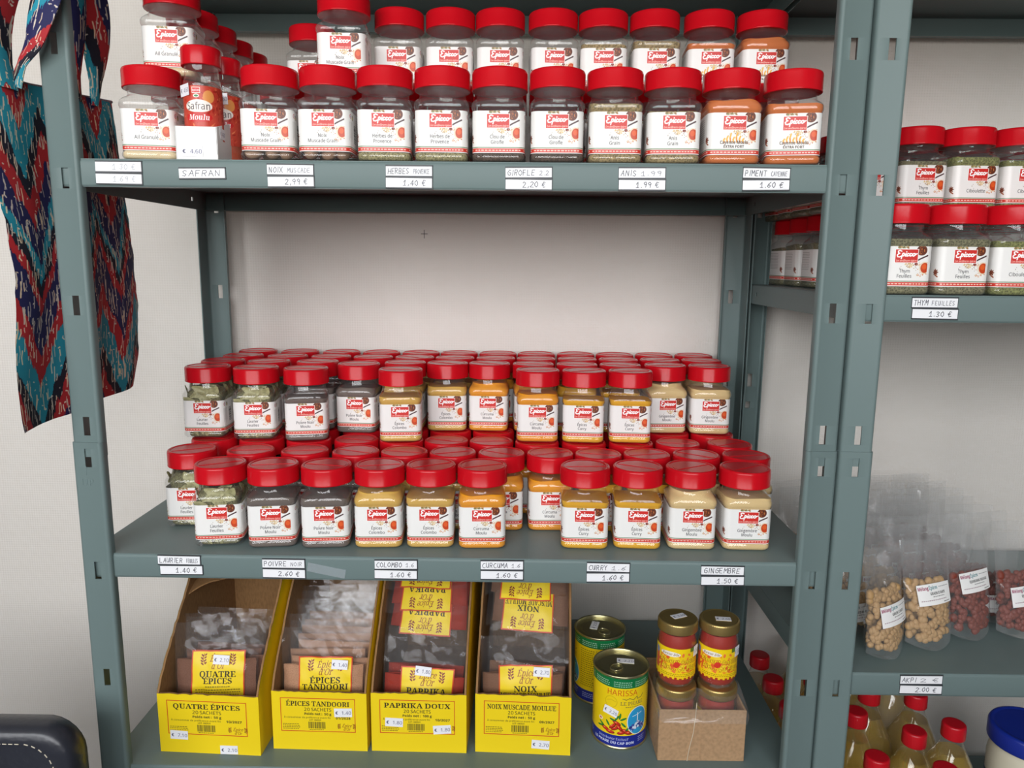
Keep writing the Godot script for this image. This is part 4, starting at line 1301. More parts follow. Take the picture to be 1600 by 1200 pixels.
func tins() -> void:
	var cv := Canvas.new(1024, 448, rgb8(238, 208, 26))
	var blue := rgb8(30, 42, 140)
	cv.rect(0, 0, 1024, 62, rgb8(14, 112, 62))
	cv.rect(0, 372, 1024, 76, blue)
	var r := RandomNumberGenerator.new()
	r.seed = 31
	for x in [20, 278, 534, 790]:
		small_print(cv, x, 24, 108, 3, 13.0, rgb8(190, 224, 200), x + 1)
		small_print(cv, x + 128, 24, 100, 3, 13.0, rgb8(190, 224, 200), x + 2)
	for half in 2:
		var ox := half * 512.0
		# text column
		small_print(cv, ox + 10, 84, 96, 18, 15.0, rgb8(120, 96, 20), 50 + half)
		cv.stroke([Vector2(ox + 122, 76), Vector2(ox + 122, 362)], 2.0, rgb8(140, 110, 20))
		# heading
		write(cv, "HARISSA", ox + 330, 92, 48, rgb8(206, 84, 20), sans, 1.0)
		cv.stroke([Vector2(ox + 330, 128), Vector2(ox + 352, 136), Vector2(ox + 372, 126), Vector2(ox + 396, 138), Vector2(ox + 420, 118), Vector2(ox + 424, 136), Vector2(ox + 452, 130), Vector2(ox + 466, 112)], 3.4, rgb8(92, 80, 60))
		write(cv, "LE PHARE", ox + 390, 160, 30, rgb8(110, 96, 70), serif, 1.0)
		small_print(cv, ox + 350, 184, 110, 1, 10.0, rgb8(110, 96, 70), 4)
		for i in 24: cv.stroke([Vector2(ox + 262, 156) + Vector2(36, 0).rotated(i * TAU / 24.0), Vector2(ox + 262, 156) + Vector2(36, 0).rotated((i + 1) * TAU / 24.0)], 2.2, rgb8(190, 160, 20))
		cv.stroke([Vector2(ox + 236, 150), Vector2(ox + 262, 140), Vector2(ox + 290, 152)], 2.2, rgb8(190, 160, 20))
		cv.blob(ox + 196, 286, 15, 13, rgb8(240, 226, 200))
		cv.blob(ox + 196, 286, 6, 6, rgb8(190, 60, 40))
		# peppers and leaves
		for q in [[230, 340, 0.3], [262, 354, 0.1], [292, 326, -0.5], [300, 290, 0.5], [330, 352, -0.2], [352, 340, 0.4], [276, 314, -0.8], [316, 318, 0.9], [374, 354, 0.1]]:
			cv.blob(ox + q[0], q[1], 27, 11, rgb8(120, 24, 16), q[2])
			cv.blob(ox + q[0] - 2, q[1] - 2, 23, 8, rgb8(206, 48, 26), q[2])
			cv.blob(ox + q[0] - 6, q[1] - 4, 8, 2.4, rgb8(240, 150, 110), q[2])
		for q in [[300, 258, -1.0], [318, 244, -1.4], [338, 262, -0.4], [276, 272, 0.3], [206, 318, 0.6], [196, 334, -0.2], [246, 300, 1.0], [340, 300, 0.8], [366, 326, -0.9], [390, 340, -1.1]]:
			cv.blob(ox + q[0], q[1], 20, 6, rgb8(16, 70, 36), q[2])
			cv.blob(ox + q[0], q[1] - 1, 16, 4, rgb8(36, 142, 58), q[2])
		# the oval: a lighthouse on a headland
		cv.blob(ox + 432, 280, 72, 92, rgb8(226, 234, 240))
		cv.blob(ox + 432, 280, 67, 87, rgb8(42, 152, 206))
		for i in 60:
			var px := r.randf_range(-56, 56)
			var py := 40.0 + absf(px) * 0.55 - r.randf_range(0, 34)
			if Vector2(px / 65.0, py / 84.0).length() < 0.92: cv.blob(ox + 432 + px, 282 + py, r.randf_range(5, 12), r.randf_range(4, 9), [rgb8(36, 48, 130), rgb8(214, 224, 238), rgb8(70, 86, 160)][i % 3], r.randf_range(0, 3))
		cv.stroke([Vector2(ox + 428, 300), Vector2(ox + 430, 232)], 6.0, rgb8(236, 242, 248))
		cv.stroke([Vector2(ox + 394, 248), Vector2(ox + 460, 232)], 3.4, rgb8(236, 242, 248))
		write(cv, "Distributor Exclusif", ox + 280, 396, 22, rgb8(206, 214, 240), sans, 1.0)
		write(cv, "LE PHARE DU CAP BON", ox + 280, 422, 24, rgb8(226, 232, 248), sans_bold, 1.0)
		small_print(cv, ox + 30, 394, 90, 3, 13.0, rgb8(190, 200, 236), 6)
		small_print(cv, ox + 440, 394, 54, 3, 13.0, rgb8(190, 200, 236), 7)
	var lab := printed(cv.tex(), 0.3)
	var rad := 0.0408
	var h := 0.117
	var body := lathe([Vector2(rad, 0.004), Vector2(rad, h - 0.004)], 56, false, false)
	var rim_low := lathe([Vector2(rad - 0.004, 0.0), Vector2(rad + 0.0004, 0.0), Vector2(rad + 0.0014, 0.0010), Vector2(rad + 0.0014, 0.0030), Vector2(rad + 0.0002, 0.0042)], 56, true, false)
	var rim_top := lathe([Vector2(rad + 0.0002, h - 0.0042), Vector2(rad + 0.0014, h - 0.0030), Vector2(rad + 0.0014, h - 0.0008), Vector2(rad + 0.0006, h), Vector2(rad - 0.0006, h - 0.0004), Vector2(rad - 0.0012, h - 0.0022), Vector2(rad - 0.0015, h - 0.0050)], 56, false, false)
	var end := lathe([Vector2(rad - 0.0015, h - 0.0050), Vector2(rad - 0.0040, h - 0.0054), Vector2(rad - 0.0060, h - 0.0044), Vector2(rad - 0.0085, h - 0.0048), Vector2(rad - 0.0110, h - 0.0042)], 56, false, true)
	var st := stool()
	var loop := []
	for i in 21:
		var a := TAU * i / 20.0
		loop.append(Vector3(cos(a) * (0.0085 if sin(a) > -0.4 else 0.0070), 0.0, sin(a) * 0.0105))
	add_tube(st, loop, 0.0011, 6)
	add_box(st, Vector3(-0.0045, -0.0008, 0.004), Vector3(0.0045, 0.0006, 0.0115), 0.0003)
	var ring_pull := done(st)
	for k in 2:
		var o := thing("harissa_tin", ["yellow and green HARISSA tin with ring pull, beside the jar tray", "second yellow and green tin, behind the HARISSA tin, in shade"][k], "tin", [Vector3(0.7440, LOW, -0.0935), Vector3(0.7240, LOW, -0.203)][k], "harissa tins")
		o.rotation.y = [0.0, 1.1][k]
		part("body", body, lab, o, Vector3.ZERO, Vector3(0, deg_to_rad(-74), 0))
		part("lower_rim", rim_low, M.tin, o)
		part("upper_rim", rim_top, M.tin, o)
		part("end", end, M.tin, o)
		part("ring_pull", ring_pull, M.tin, o, Vector3(-0.008, h - 0.0026, 0.010), Vector3(0, -0.7, 0))
		if k == 0:
			sticker(o, 5, Vector3(0.008, h - 0.0038, -0.010), Vector3(-PI / 2, 0.0, -0.12), Vector2(0.026, 0.0125))
			sticker(o, 5, Vector3(-0.0185, 0.060, 0.0369), Vector3(0, -0.46, -0.26), Vector2(0.022, 0.0125))
		else:
			sticker(o, 5, Vector3(0.006, h - 0.0038, -0.012), Vector3(-PI / 2, 0.0, 0.2), Vector2(0.026, 0.0125))

func paste_jars() -> void:
	var cv := Canvas.new(768, 230, rgb8(244, 206, 30))
	var r := RandomNumberGenerator.new()
	r.seed = 41
	for half in 2:
		var ox := half * 384.0
		for i in 90: cv.blob(ox + r.randf_range(30, 340), r.randf_range(40, 190), r.randf_range(5, 20), r.randf_range(4, 14), [rgb8(240, 150, 40), rgb8(226, 96, 40), rgb8(250, 214, 60), rgb8(236, 120, 60)][i % 4], r.randf_range(0, 3))
		cv.rect(ox + 0, 30, 34, 150, rgb8(214, 92, 60))
		cv.blob(ox + 14, 46, 20, 24, rgb8(126, 140, 190))
		cv.rect(ox + 250, 0, 50, 30, rgb8(96, 120, 30))
		cv.rect(ox + 40, 0, 206, 26, rgb8(248, 214, 20))
		cv.blob(ox + 118, 44, 66, 19, rgb8(244, 238, 226))
		write(cv, "Reyor Dis", ox + 118, 44, 24, rgb8(150, 130, 110), serif_bold, 0.95, 0.0, 0.2)
		for q in [["Piment Antillais", 194.0, 96.0, 44.0], ["Aïe... Ça Pique", 194.0, 144.0, 46.0]]:
			for d in [Vector2(-2, 0), Vector2(2, 0), Vector2(0, 2), Vector2(0, -2)]: write(cv, q[0], ox + q[1] + d.x, q[2] + d.y, q[3], rgb8(150, 62, 20), sans_bold, 0.86)
			write(cv, q[0], ox + q[1], q[2], q[3], rgb8(252, 226, 40), sans_bold, 0.86)
		cv.blob(ox + 160, 120, 20, 24, rgb8(214, 60, 40), 0.5)
		for i in 7: cv.stroke([Vector2(ox + 40 + i * 46, 186), Vector2(ox + 60 + i * 46, 196), Vector2(ox + 86 + i * 46, 188)], 20.0, rgb8(250, 214, 20))
		small_print(cv, ox + 60, 192, 250, 2, 12.0, rgb8(120, 100, 20), 3 + half)
	# lower edge cut into flames: red paste colour printed between them
	for i in 26: cv.rect(i * 30, 214 + (i * 7) % 11, 16, 20, rgb8(168, 44, 24))
	var lab := printed(cv.tex(), 0.35)
	var h := 0.0985
	var shell := lathe([Vector2(0.0215, 0), Vector2(0.0255, 0.0025), Vector2(0.0276, 0.008), Vector2(0.0280, 0.014), Vector2(0.0280, 0.064), Vector2(0.0276, 0.070), Vector2(0.0262, 0.076), Vector2(0.0252, 0.079), Vector2(0.0250, 0.088)], 40, true, false)
	var inside := lathe([Vector2(0.0200, 0.002), Vector2(0.0240, 0.0045), Vector2(0.0260, 0.010), Vector2(0.0264, 0.015), Vector2(0.0264, 0.064), Vector2(0.0260, 0.069), Vector2(0.0246, 0.075), Vector2(0.0238, 0.079)], 40)
	var wrap := lathe([Vector2(0.0283, 0.0155), Vector2(0.0283, 0.0625)], 48, false, false)
	# lid with knurled skirt
	var st := stool()
	var rings := []
	for p in [[0.0262, 0.0, 0.0], [0.0285, 0.0, 0.0], [0.0287, 0.001, 1.0], [0.0287, 0.0125, 1.0], [0.0284, 0.0140, 0.0], [0.0274, 0.0152, 0.0], [0.0262, 0.0155, 0.0], [0.0252, 0.0150, 0.0], [0.0245, 0.0148, 0.0]]:
		var c := PackedVector3Array()
		for i in 120:
			var a := -i * TAU / 120.0
			var rr: float = p[0] + (0.00035 if i % 2 == 0 else -0.00035) * p[2]
			c.append(Vector3(cos(a) * rr, p[1], sin(a) * rr))
		rings.append(c)
	add_loft(st, rings)
	var lid := done(st)
	var paste := mat(rgb8(172, 30, 6), 0.4)
	paste.albedo_texture = M.grain
	paste.uv1_triplanar = true
	paste.uv1_scale = Vector3.ONE * 45.0
	var spots := [[0.8232, 0.0, -0.072], [0.8838, 0.0, -0.073], [0.8225, h, -0.078], [0.8835, h, -0.079]]
	var names := ["hot pepper paste jar with gold lid inside the brown tray, beside the tins", "hot pepper paste jar with gold lid inside the brown tray, beside the post", "hot pepper paste jar stacked on top, beside the harissa tins", "hot pepper paste jar stacked on top, beside the steel post"]
	for k in 4:
		var o := thing("paste_jar", names[k], "jar", Vector3(spots[k][0], LOW + 0.0016 + spots[k][1], spots[k][2]), "hot pepper paste jars")
		o.rotation.y = [2.6, 2.3, 0.08, 0.02][k]
		part("body", shell, M.glass, o)
		part("contents", inside, paste, o).set_meta("kind", "stuff")
		part("label", wrap, lab, o, Vector3.ZERO, Vector3(0, -0.80, 0))
		part("lid", lid, M.gold, o, Vector3(0, 0.0830, 0))
		sticker(o, 6, Vector3([0.0, 0.0, 0.002, 0.004][k], 0.0981, [0.0, 0.0, -0.004, 0.004][k]), Vector3(-PI / 2, 0, [0.1, 0.2, 0.35, -0.12][k]), Vector2(0.022, 0.0115))
		if k > 1: sticker(o, 6, Vector3(0.0222, 0.056, 0.0185), Vector3(0, 0.87, -0.06), Vector2(0.013, 0.015))
	# the brown tray with film drawn over the lower jars
	var tray := thing("jar_tray", "brown cardboard tray of paste jars, wrapped in torn clear film", "tray", Vector3(0.8540, LOW, -0.031))
	tray.rotation.y = 0.01
	var w := 0.0625
	part("front_panel", slab(Vector3(-w, 0, -0.003), Vector3(w, 0.080, 0), 0.0008), M.kraft_tray, tray)
	for s in [-1.0, 1.0]: part("side_panel", slab(Vector3(s * w - (0.003 if s > 0 else 0.0), 0, -0.140), Vector3(s * w + (0.003 if s < 0 else 0.0), 0.080, -0.003), 0.0008), M.kraft_tray, tray)
	part("back_panel", slab(Vector3(-w, 0, -0.143), Vector3(w, 0.080, -0.140), 0.0008), M.kraft_tray, tray)
	part("base_panel", slab(Vector3(-w, 0, -0.140), Vector3(w, 0.0014, -0.003), 0.0004), M.kraft_tray, tray)
	part("seam", slab(Vector3(-0.0015, 0.001, 0.0), Vector3(-0.0003, 0.079, 0.0005)), M.kraft_tray, tray)
	var film := stool()
	var n := FastNoiseLite.new()
	n.seed = 5
	n.frequency = 1.0
	var at := func(i: int, j: int) -> Vector3:
		var u := i / 30.0
		var v := j / 14.0
		var edge := 1.0 - v
		var ang := lerpf(-0.95, 3.2, u)
		var rx := lerpf(0.0595, w + 0.0012, smoothstep(0.0, 0.6, edge))
		var rz := lerpf(0.030, 0.062, smoothstep(0.0, 0.8, edge))
		var c := Vector2(clampf(cos(ang) * 1.35, -1, 1) * rx, clampf(sin(ang) * 1.35, -1, 1) * rz)
		var y := 0.070 + v * (0.030 + 0.016 * n.get_noise_1d(u * 7.0))
		return Vector3(c.x + n.get_noise_2d(u * 30.0, v * 4.0) * 0.0022, y, -0.046 + c.y * (1.0 if c.y > 0 else 1.1) - 0.014 * v + n.get_noise_2d(u * 26.0 + 40.0, v * 4.0) * 0.0025)
	for i in 30:
		for j in 14: quad(film, at.call(i, j + 1), at.call(i, j), at.call(i + 1, j), at.call(i + 1, j + 1), 1)
	part("film", done(film), M.pouch_film, tray)
	var strip := stool()
	add_tube(strip, [Vector3(-0.010, 0.092, 0.0), Vector3(-0.011, 0.072, 0.0012), Vector3(-0.013, 0.045, 0.0012), Vector3(-0.0175, 0.022, 0.0012), Vector3(-0.020, 0.001, 0.0012)], 0.0006, 5)
	part("loose_film_strand", done(strip), mat(rgb8(222, 206, 180), 0.3), tray)

func tote_bag() -> void:
	var cv := Canvas.new(512, 800, rgb8(24, 26, 74))
	var n := FastNoiseLite.new()
	n.seed = 12
	n.frequency = 1.0
	var navy := rgb8(22, 24, 78)
	var dark := rgb8(14, 14, 34)
	var red := rgb8(172, 30, 38)
	var teal := rgb8(26, 140, 162)
	var bands := [[0.0, navy], [0.17, red], [0.28, teal], [0.46, dark], [0.55, red], [0.66, navy], [0.80, teal], [0.87, dark], [0.93, red], [1.01, navy]]
	for y in 800:
		for x in 512:
			var period := 158.0
			var col := int(floor(x / period))
			var tri := absf(fposmod(x / period, 1.0) - 0.5) * 2.0
			var jag := n.get_noise_2d(x * 0.035, y * 0.006) * 26.0 + n.get_noise_2d(x * 0.30, y * 0.01) * 9.0
			var ph := fposmod((y + tri * 165.0 + jag + 60.0 * n.get_noise_2d(col * 3.7, 8.0) + 60.0) / 600.0, 1.0)
			for b in bands.size() - 1:
				if ph >= bands[b][0] and ph < bands[b + 1][0]:
					cv.im.set_pixel(x, y, bands[b][1])
					break
	var r := RandomNumberGenerator.new()
	r.seed = 14
	for i in 1500:
		var p := Vector2(r.randf_range(0, 512), r.randf_range(0, 800))
		var l := r.randf_range(8, 40) if r.randf() > 0.3 else 2.0
		cv.stroke([p, p + Vector2(r.randf_range(-2, 2), l * 0.5), p + Vector2(r.randf_range(-3, 3), l)], r.randf_range(1.4, 3.4), [rgb8(222, 210, 190), rgb8(200, 190, 176), rgb8(230, 206, 170)][i % 3])
	var cloth := printed(cv.tex(), 0.75)
	var o := thing("tote_bag", "tote bag of red, teal and navy zigzag print hanging on the post", "bag", Vector3(-0.012, TOP, 0.0))
	# the bag hangs flat against the side of the unit
	var zn := 0.055
	var zf := -0.238
	var nu := 26
	var nv := 34
	var at := func(i: int, j: int, s: float) -> Vector3:
		var u := float(i) / nu
		var v := float(j) / nv
		var top := 0.083 + u * 0.024
		var bottom := -0.336 + 0.016 * u + 0.045 * pow(maxf(0.0, (u - 0.86) / 0.14), 2.0)
		var y := lerpf(top, bottom, v)
		var z := lerpf(zn - 0.004 + 0.008 * sin(v * 9.0), zf + 0.006 * sin(v * 5.0) - 0.012 * sin(v * PI) + 0.028 * (1.0 - v) * (1.0 - v), u)
		var thick := 0.013 * pow(sin(PI * clampf(u, 0.0, 1.0)), 0.6) * pow(sin(PI * clampf(0.08 + v * 0.92, 0, 1)), 0.7)
		var wave := 0.004 * sin(u * 15.0 + v * 2.0) * (0.4 + 0.6 * v) + 0.003 * n.get_noise_2d(u * 6.0, v * 8.0)
		return Vector3(-0.016 + s * thick + wave, y, z)
	var st := stool()
	for s in [1.0, -1.0]:
		for j in nv:
			for i in nu:
				var q := [at.call(i, j, s), at.call(i + 1, j, s), at.call(i + 1, j + 1, s), at.call(i, j + 1, s)]
				var uv := [Vector2(float(i) / nu, float(j) / nv), Vector2(float(i + 1) / nu, float(j) / nv), Vector2(float(i + 1) / nu, float(j + 1) / nv), Vector2(float(i) / nu, float(j + 1) / nv)]
				if s < 0:
					q.reverse()
					uv.reverse()
				quad(st, q[0], q[1], q[2], q[3], 1 if s > 0 else 2, uv[0], uv[1], uv[2], uv[3])
	part("body", done(st), cloth, o)
	# hem round the mouth
	st = stool()
	var hem := []
	for i in nu + 1: hem.append(at.call(i, 0, 0.0) + Vector3(0, 0.001, 0))
	add_tube(st, hem, 0.0022, 6)
	part("hem", done(st), cloth, o)
	# handles: ribbons in four runs, two near and two far
	var runs := [
		[[Vector3(-0.012, 0.075, 0.028), 0.017], [Vector3(-0.016, 0.105, 0.030), 0.018], [Vector3(-0.018, 0.150, 0.030), 0.026], [Vector3(-0.014, 0.200, 0.012), 0.026], [Vector3(-0.010, 0.260, -0.01), 0.02], [Vector3(-0.008, 0.340, -0.05), 0.02]],
		[[Vector3(-0.010, 0.080, 0.012), 0.008], [Vector3(0.002, 0.104, 0.016), 0.006], [Vector3(0.020, 0.125, 0.020), 0.011], [Vector3(0.032, 0.152, 0.022), 0.016], [Vector3(0.046, 0.190, 0.022), 0.02], [Vector3(0.058, 0.260, 0.016), 0.02]],
		[[Vector3(-0.012, 0.090, -0.118), 0.007], [Vector3(-0.014, 0.125, -0.120), 0.009], [Vector3(-0.012, 0.180, -0.126), 0.016], [Vector3(-0.010, 0.240, -0.128), 0.018], [Vector3(-0.008, 0.340, -0.10), 0.02]],
		[[Vector3(-0.012, 0.092, -0.158), 0.006], [Vector3(-0.010, 0.125, -0.162), 0.011], [Vector3(-0.008, 0.180, -0.166), 0.026], [Vector3(-0.010, 0.240, -0.166), 0.032], [Vector3(-0.008, 0.340, -0.12), 0.026]]]
	for k in 4:
		st = stool()
		var run: Array = runs[k]
		var pts := []
		for i in run.size() - 1:
			for q in 4:
				var t := q / 4.0
				pts.append([run[i][0].cubic_interpolate(run[i + 1][0], run[maxi(i - 1, 0)][0], run[mini(i + 2, run.size() - 1)][0], t), lerpf(run[i][1], run[i + 1][1], t)])
		pts.append(run[-1])
		var across := Vector3(0.25, 0, -1).normalized() if k != 1 else Vector3(1, -0.35, 0.15).normalized()
		var front := Vector3(1, 0, 0.3) if k != 1 else Vector3(0, 0, 1)
		for i in pts.size() - 1:
			for c in 4:
				var f := func(idx: int, e: int, s: float) -> Vector3:
					var b := -1.0 + e / 2.0
					return pts[idx][0] + across * b * pts[idx][1] + front * (0.004 * (1.0 - b * b) + s * 0.0007)
				for s in [1.0, -1.0]:
					var a := [f.call(i + 1, c, s), f.call(i + 1, c + 1, s), f.call(i, c + 1, s), f.call(i, c, s)]
					if s < 0: a.reverse()
					var v0 := 0.11 + i * 0.022
					quad(st, a[0], a[1], a[2], a[3], 1 if s > 0 else 2, Vector2(0.1 + k * 0.22 + c * 0.03, v0 + 0.022), Vector2(0.13 + k * 0.22 + c * 0.03, v0 + 0.022), Vector2(0.13 + k * 0.22 + c * 0.03, v0), Vector2(0.1 + k * 0.22 + c * 0.03, v0))
		part("handle", done(st), cloth, o)

func pouches() -> void:
	var prints := []
	for k in 2:
		var cv := Canvas.new(256, 116, rgb8(240, 240, 238))
		write(cv, "Mélang", 46, 22, 26, rgb8(140, 30, 70), sans_bold, 0.85)
		write(cv, "Épices", 120, 22, 26, rgb8(40, 110, 120), serif_bold, 0.8)
		small_print(cv, 168, 22, 78, 1, 14.0, rgb8(140, 140, 140), 1)
		write(cv, ["GRAIN D'AKPI", "DJANSANG ROUGE"][k], 150, 54, 20, rgb8(40, 40, 40), sans_bold, 0.9)
		small_print(cv, 110, 72, 90, 1, 13.0, rgb8(110, 110, 110), 2)
		small_print(cv, 20, 90, 200, 1, 13.0, rgb8(150, 120, 130), 3)
		small_print(cv, 190, 106, 56, 1, 13.0, rgb8(60, 60, 60), 4)
		prints.append(printed(cv.tex(), 0.5))
	var r := RandomNumberGenerator.new()
	r.seed = 61
	var w := 0.078
	var h := 0.158
	var shapes := []
	for k in 5:
		var low := k > 2
		var n := FastNoiseLite.new()
		n.seed = 70 + k
		n.frequency = 1.0
		var depth := func(u: float, v: float) -> float:
			return 0.017 * pow(maxf(0.0, 1.0 - u * u), 0.6) * (1.0 - smoothstep(0.30, 0.80, v)) * (1.0 - 0.35 * (1.0 - smoothstep(0.0, 0.18, v)) * absf(u))
		var at := func(i: int, j: int, s: float) -> Vector3:
			var u := -1.0 + i / 6.0
			var v := j / 18.0
			var d: float = depth.call(u, v)
			var zip := 0.0008 * exp(-pow((v - 0.86) * 60.0, 2.0)) + 0.0008 * exp(-pow((v - 0.90) * 60.0, 2.0))
			# the gusset: the lower edge bows down in the middle
			var y := v * h + 0.012 * u * u * (1.0 - v) * (1.0 - smoothstep(0.0, 0.3, v))
			return Vector3(u * w / 2.0, y, s * (d + zip + 0.0003) + 0.004 * n.get_noise_2d(u * 2.5 + s * 4.0, v * 5.0) * v + (0.006 * sin(u * 2.0 + k) * smoothstep(0.7, 1.0, v)))
		var film := stool()
		for j in 18:
			for i in 12:
				quad(film, at.call(i, j + 1, 1.0), at.call(i + 1, j + 1, 1.0), at.call(i + 1, j, 1.0), at.call(i, j, 1.0), 1)
				quad(film, at.call(i + 1, j + 1, -1.0), at.call(i, j + 1, -1.0), at.call(i, j, -1.0), at.call(i + 1, j, -1.0), 2)
		for i in 12: quad(film, at.call(i, 0, 1.0), at.call(i + 1, 0, 1.0), at.call(i + 1, 0, -1.0), at.call(i, 0, -1.0), 3)
		# seeds: little lumps packed against the film
		var seeds := stool()
		for i in 230:
			var u := r.randf_range(-0.86, 0.86)
			var v := r.randf_range(0.07, 0.36 if low else 0.62)
			if v < 0.07 + 0.08 * u * u: continue
			var d: float = depth.call(u, v)
			var s := 1.0 if i % 3 else -1.0
			var rad := r.randf_range(0.0046, 0.0064)
			var c := Vector3(u * w / 2.0 * 0.95, v * h, s * maxf(d - rad - 0.0006, 0.0))
			var sq := Vector3(r.randf_range(0.8, 1.15), r.randf_range(0.8, 1.15), r.randf_range(0.7, 0.95))
			var ringp := []
			for a in 8:
				var row_ := []
				for b in 6:
					var th := PI * b / 5.0
					row_.append(c + Vector3(sin(th) * cos(a * TAU / 8.0), cos(th), sin(th) * sin(a * TAU / 8.0)) * rad * sq)
				ringp.append(row_)
			for a in 8:
				for b in 5:
					quad(seeds, ringp[(a + 1) % 8][b], ringp[a][b], ringp[a][b + 1], ringp[(a + 1) % 8][b + 1], i + 1)
		var lab := stool()
		var lt: float = 0.30 if low else [0.50, 0.60, 0.64][k % 3]
		for i in 8:
			var f := func(e: int, v: float) -> Vector3:
				var u := -0.62 + e * 1.42 / 8.0
				var d: float = depth.call(u, v)
				return Vector3(u * w / 2.0, v * h + u * 0.003, d + 0.0032)
			quad(lab, f.call(i, lt), f.call(i + 1, lt), f.call(i + 1, lt - 0.18), f.call(i, lt - 0.18), 1, Vector2(i / 8.0, 0), Vector2((i + 1) / 8.0, 0), Vector2((i + 1) / 8.0, 1), Vector2(i / 8.0, 1))
		shapes.append([done(film), done(seeds), done(lab)])
	var tan_seed := mat(rgb8(182, 146, 98), 0.6)
	var red_seed := mat(rgb8(122, 52, 36), 0.6)
	var front := [[1.114, -0.052, 0.50, 0], [1.190, -0.076, 0.22, 0], [1.268, -0.108, 0.30, 1], [1.346, -0.116, 0.25, 1]]
	var say := ["clear pouch of tan akpi seeds standing next to the steel post", "clear pouch of tan akpi seeds, second from the steel post", "clear pouch of dark red seeds, third from the steel post", "clear pouch of dark red seeds, fourth from the steel post"]
	for i in 4:
		var f: Array = front[i]
		pouch(say[i], Vector3(f[0], B_LOW, f[1]), f[2], [6.0, 10.0, 8.0, 8.0][i], shapes[i % 3], tan_seed if f[3] == 0 else red_seed, prints[f[3]], "front pouches of seeds")
	for k in 7:
		for i in 4:
			pouch("clear pouch of %s, %s row of the pouches" % [["tan seeds nearest the post", "tan seeds next to red seeds", "dark red seeds next to tan seeds", "dark red seeds farthest from the post"][i], ["second", "third", "fourth", "fifth", "sixth", "seventh", "eighth"][k]], Vector3(1.092 + 0.082 * i + [0.0, 0.012, 0.004][k % 3], B_LOW, -0.152 - 0.043 * k + [0.028, 0.010, -0.004, -0.016][i]), r.randf_range(-0.10, 0.12), r.randf_range(2.0, 7.0), shapes[3 + (i + k) % 2], tan_seed if i < 2 else red_seed, prints[0 if i < 2 else 1], "pouches of seeds in the rows behind")

func pouch(label: String, at: Vector3, turn: float, lean: float, shape: Array, seed_mat: Material, print_mat: Material, group: String) -> void:
	var o := thing("seed_pouch", label, "pouch", at, group)
	o.rotation = Vector3(deg_to_rad(-lean), turn, 0)
	part("film", shape[0], M.pouch_film, o)
	part("seeds", shape[1], seed_mat, o).set_meta("kind", "stuff")
	part("label", shape[2], print_mat, o)

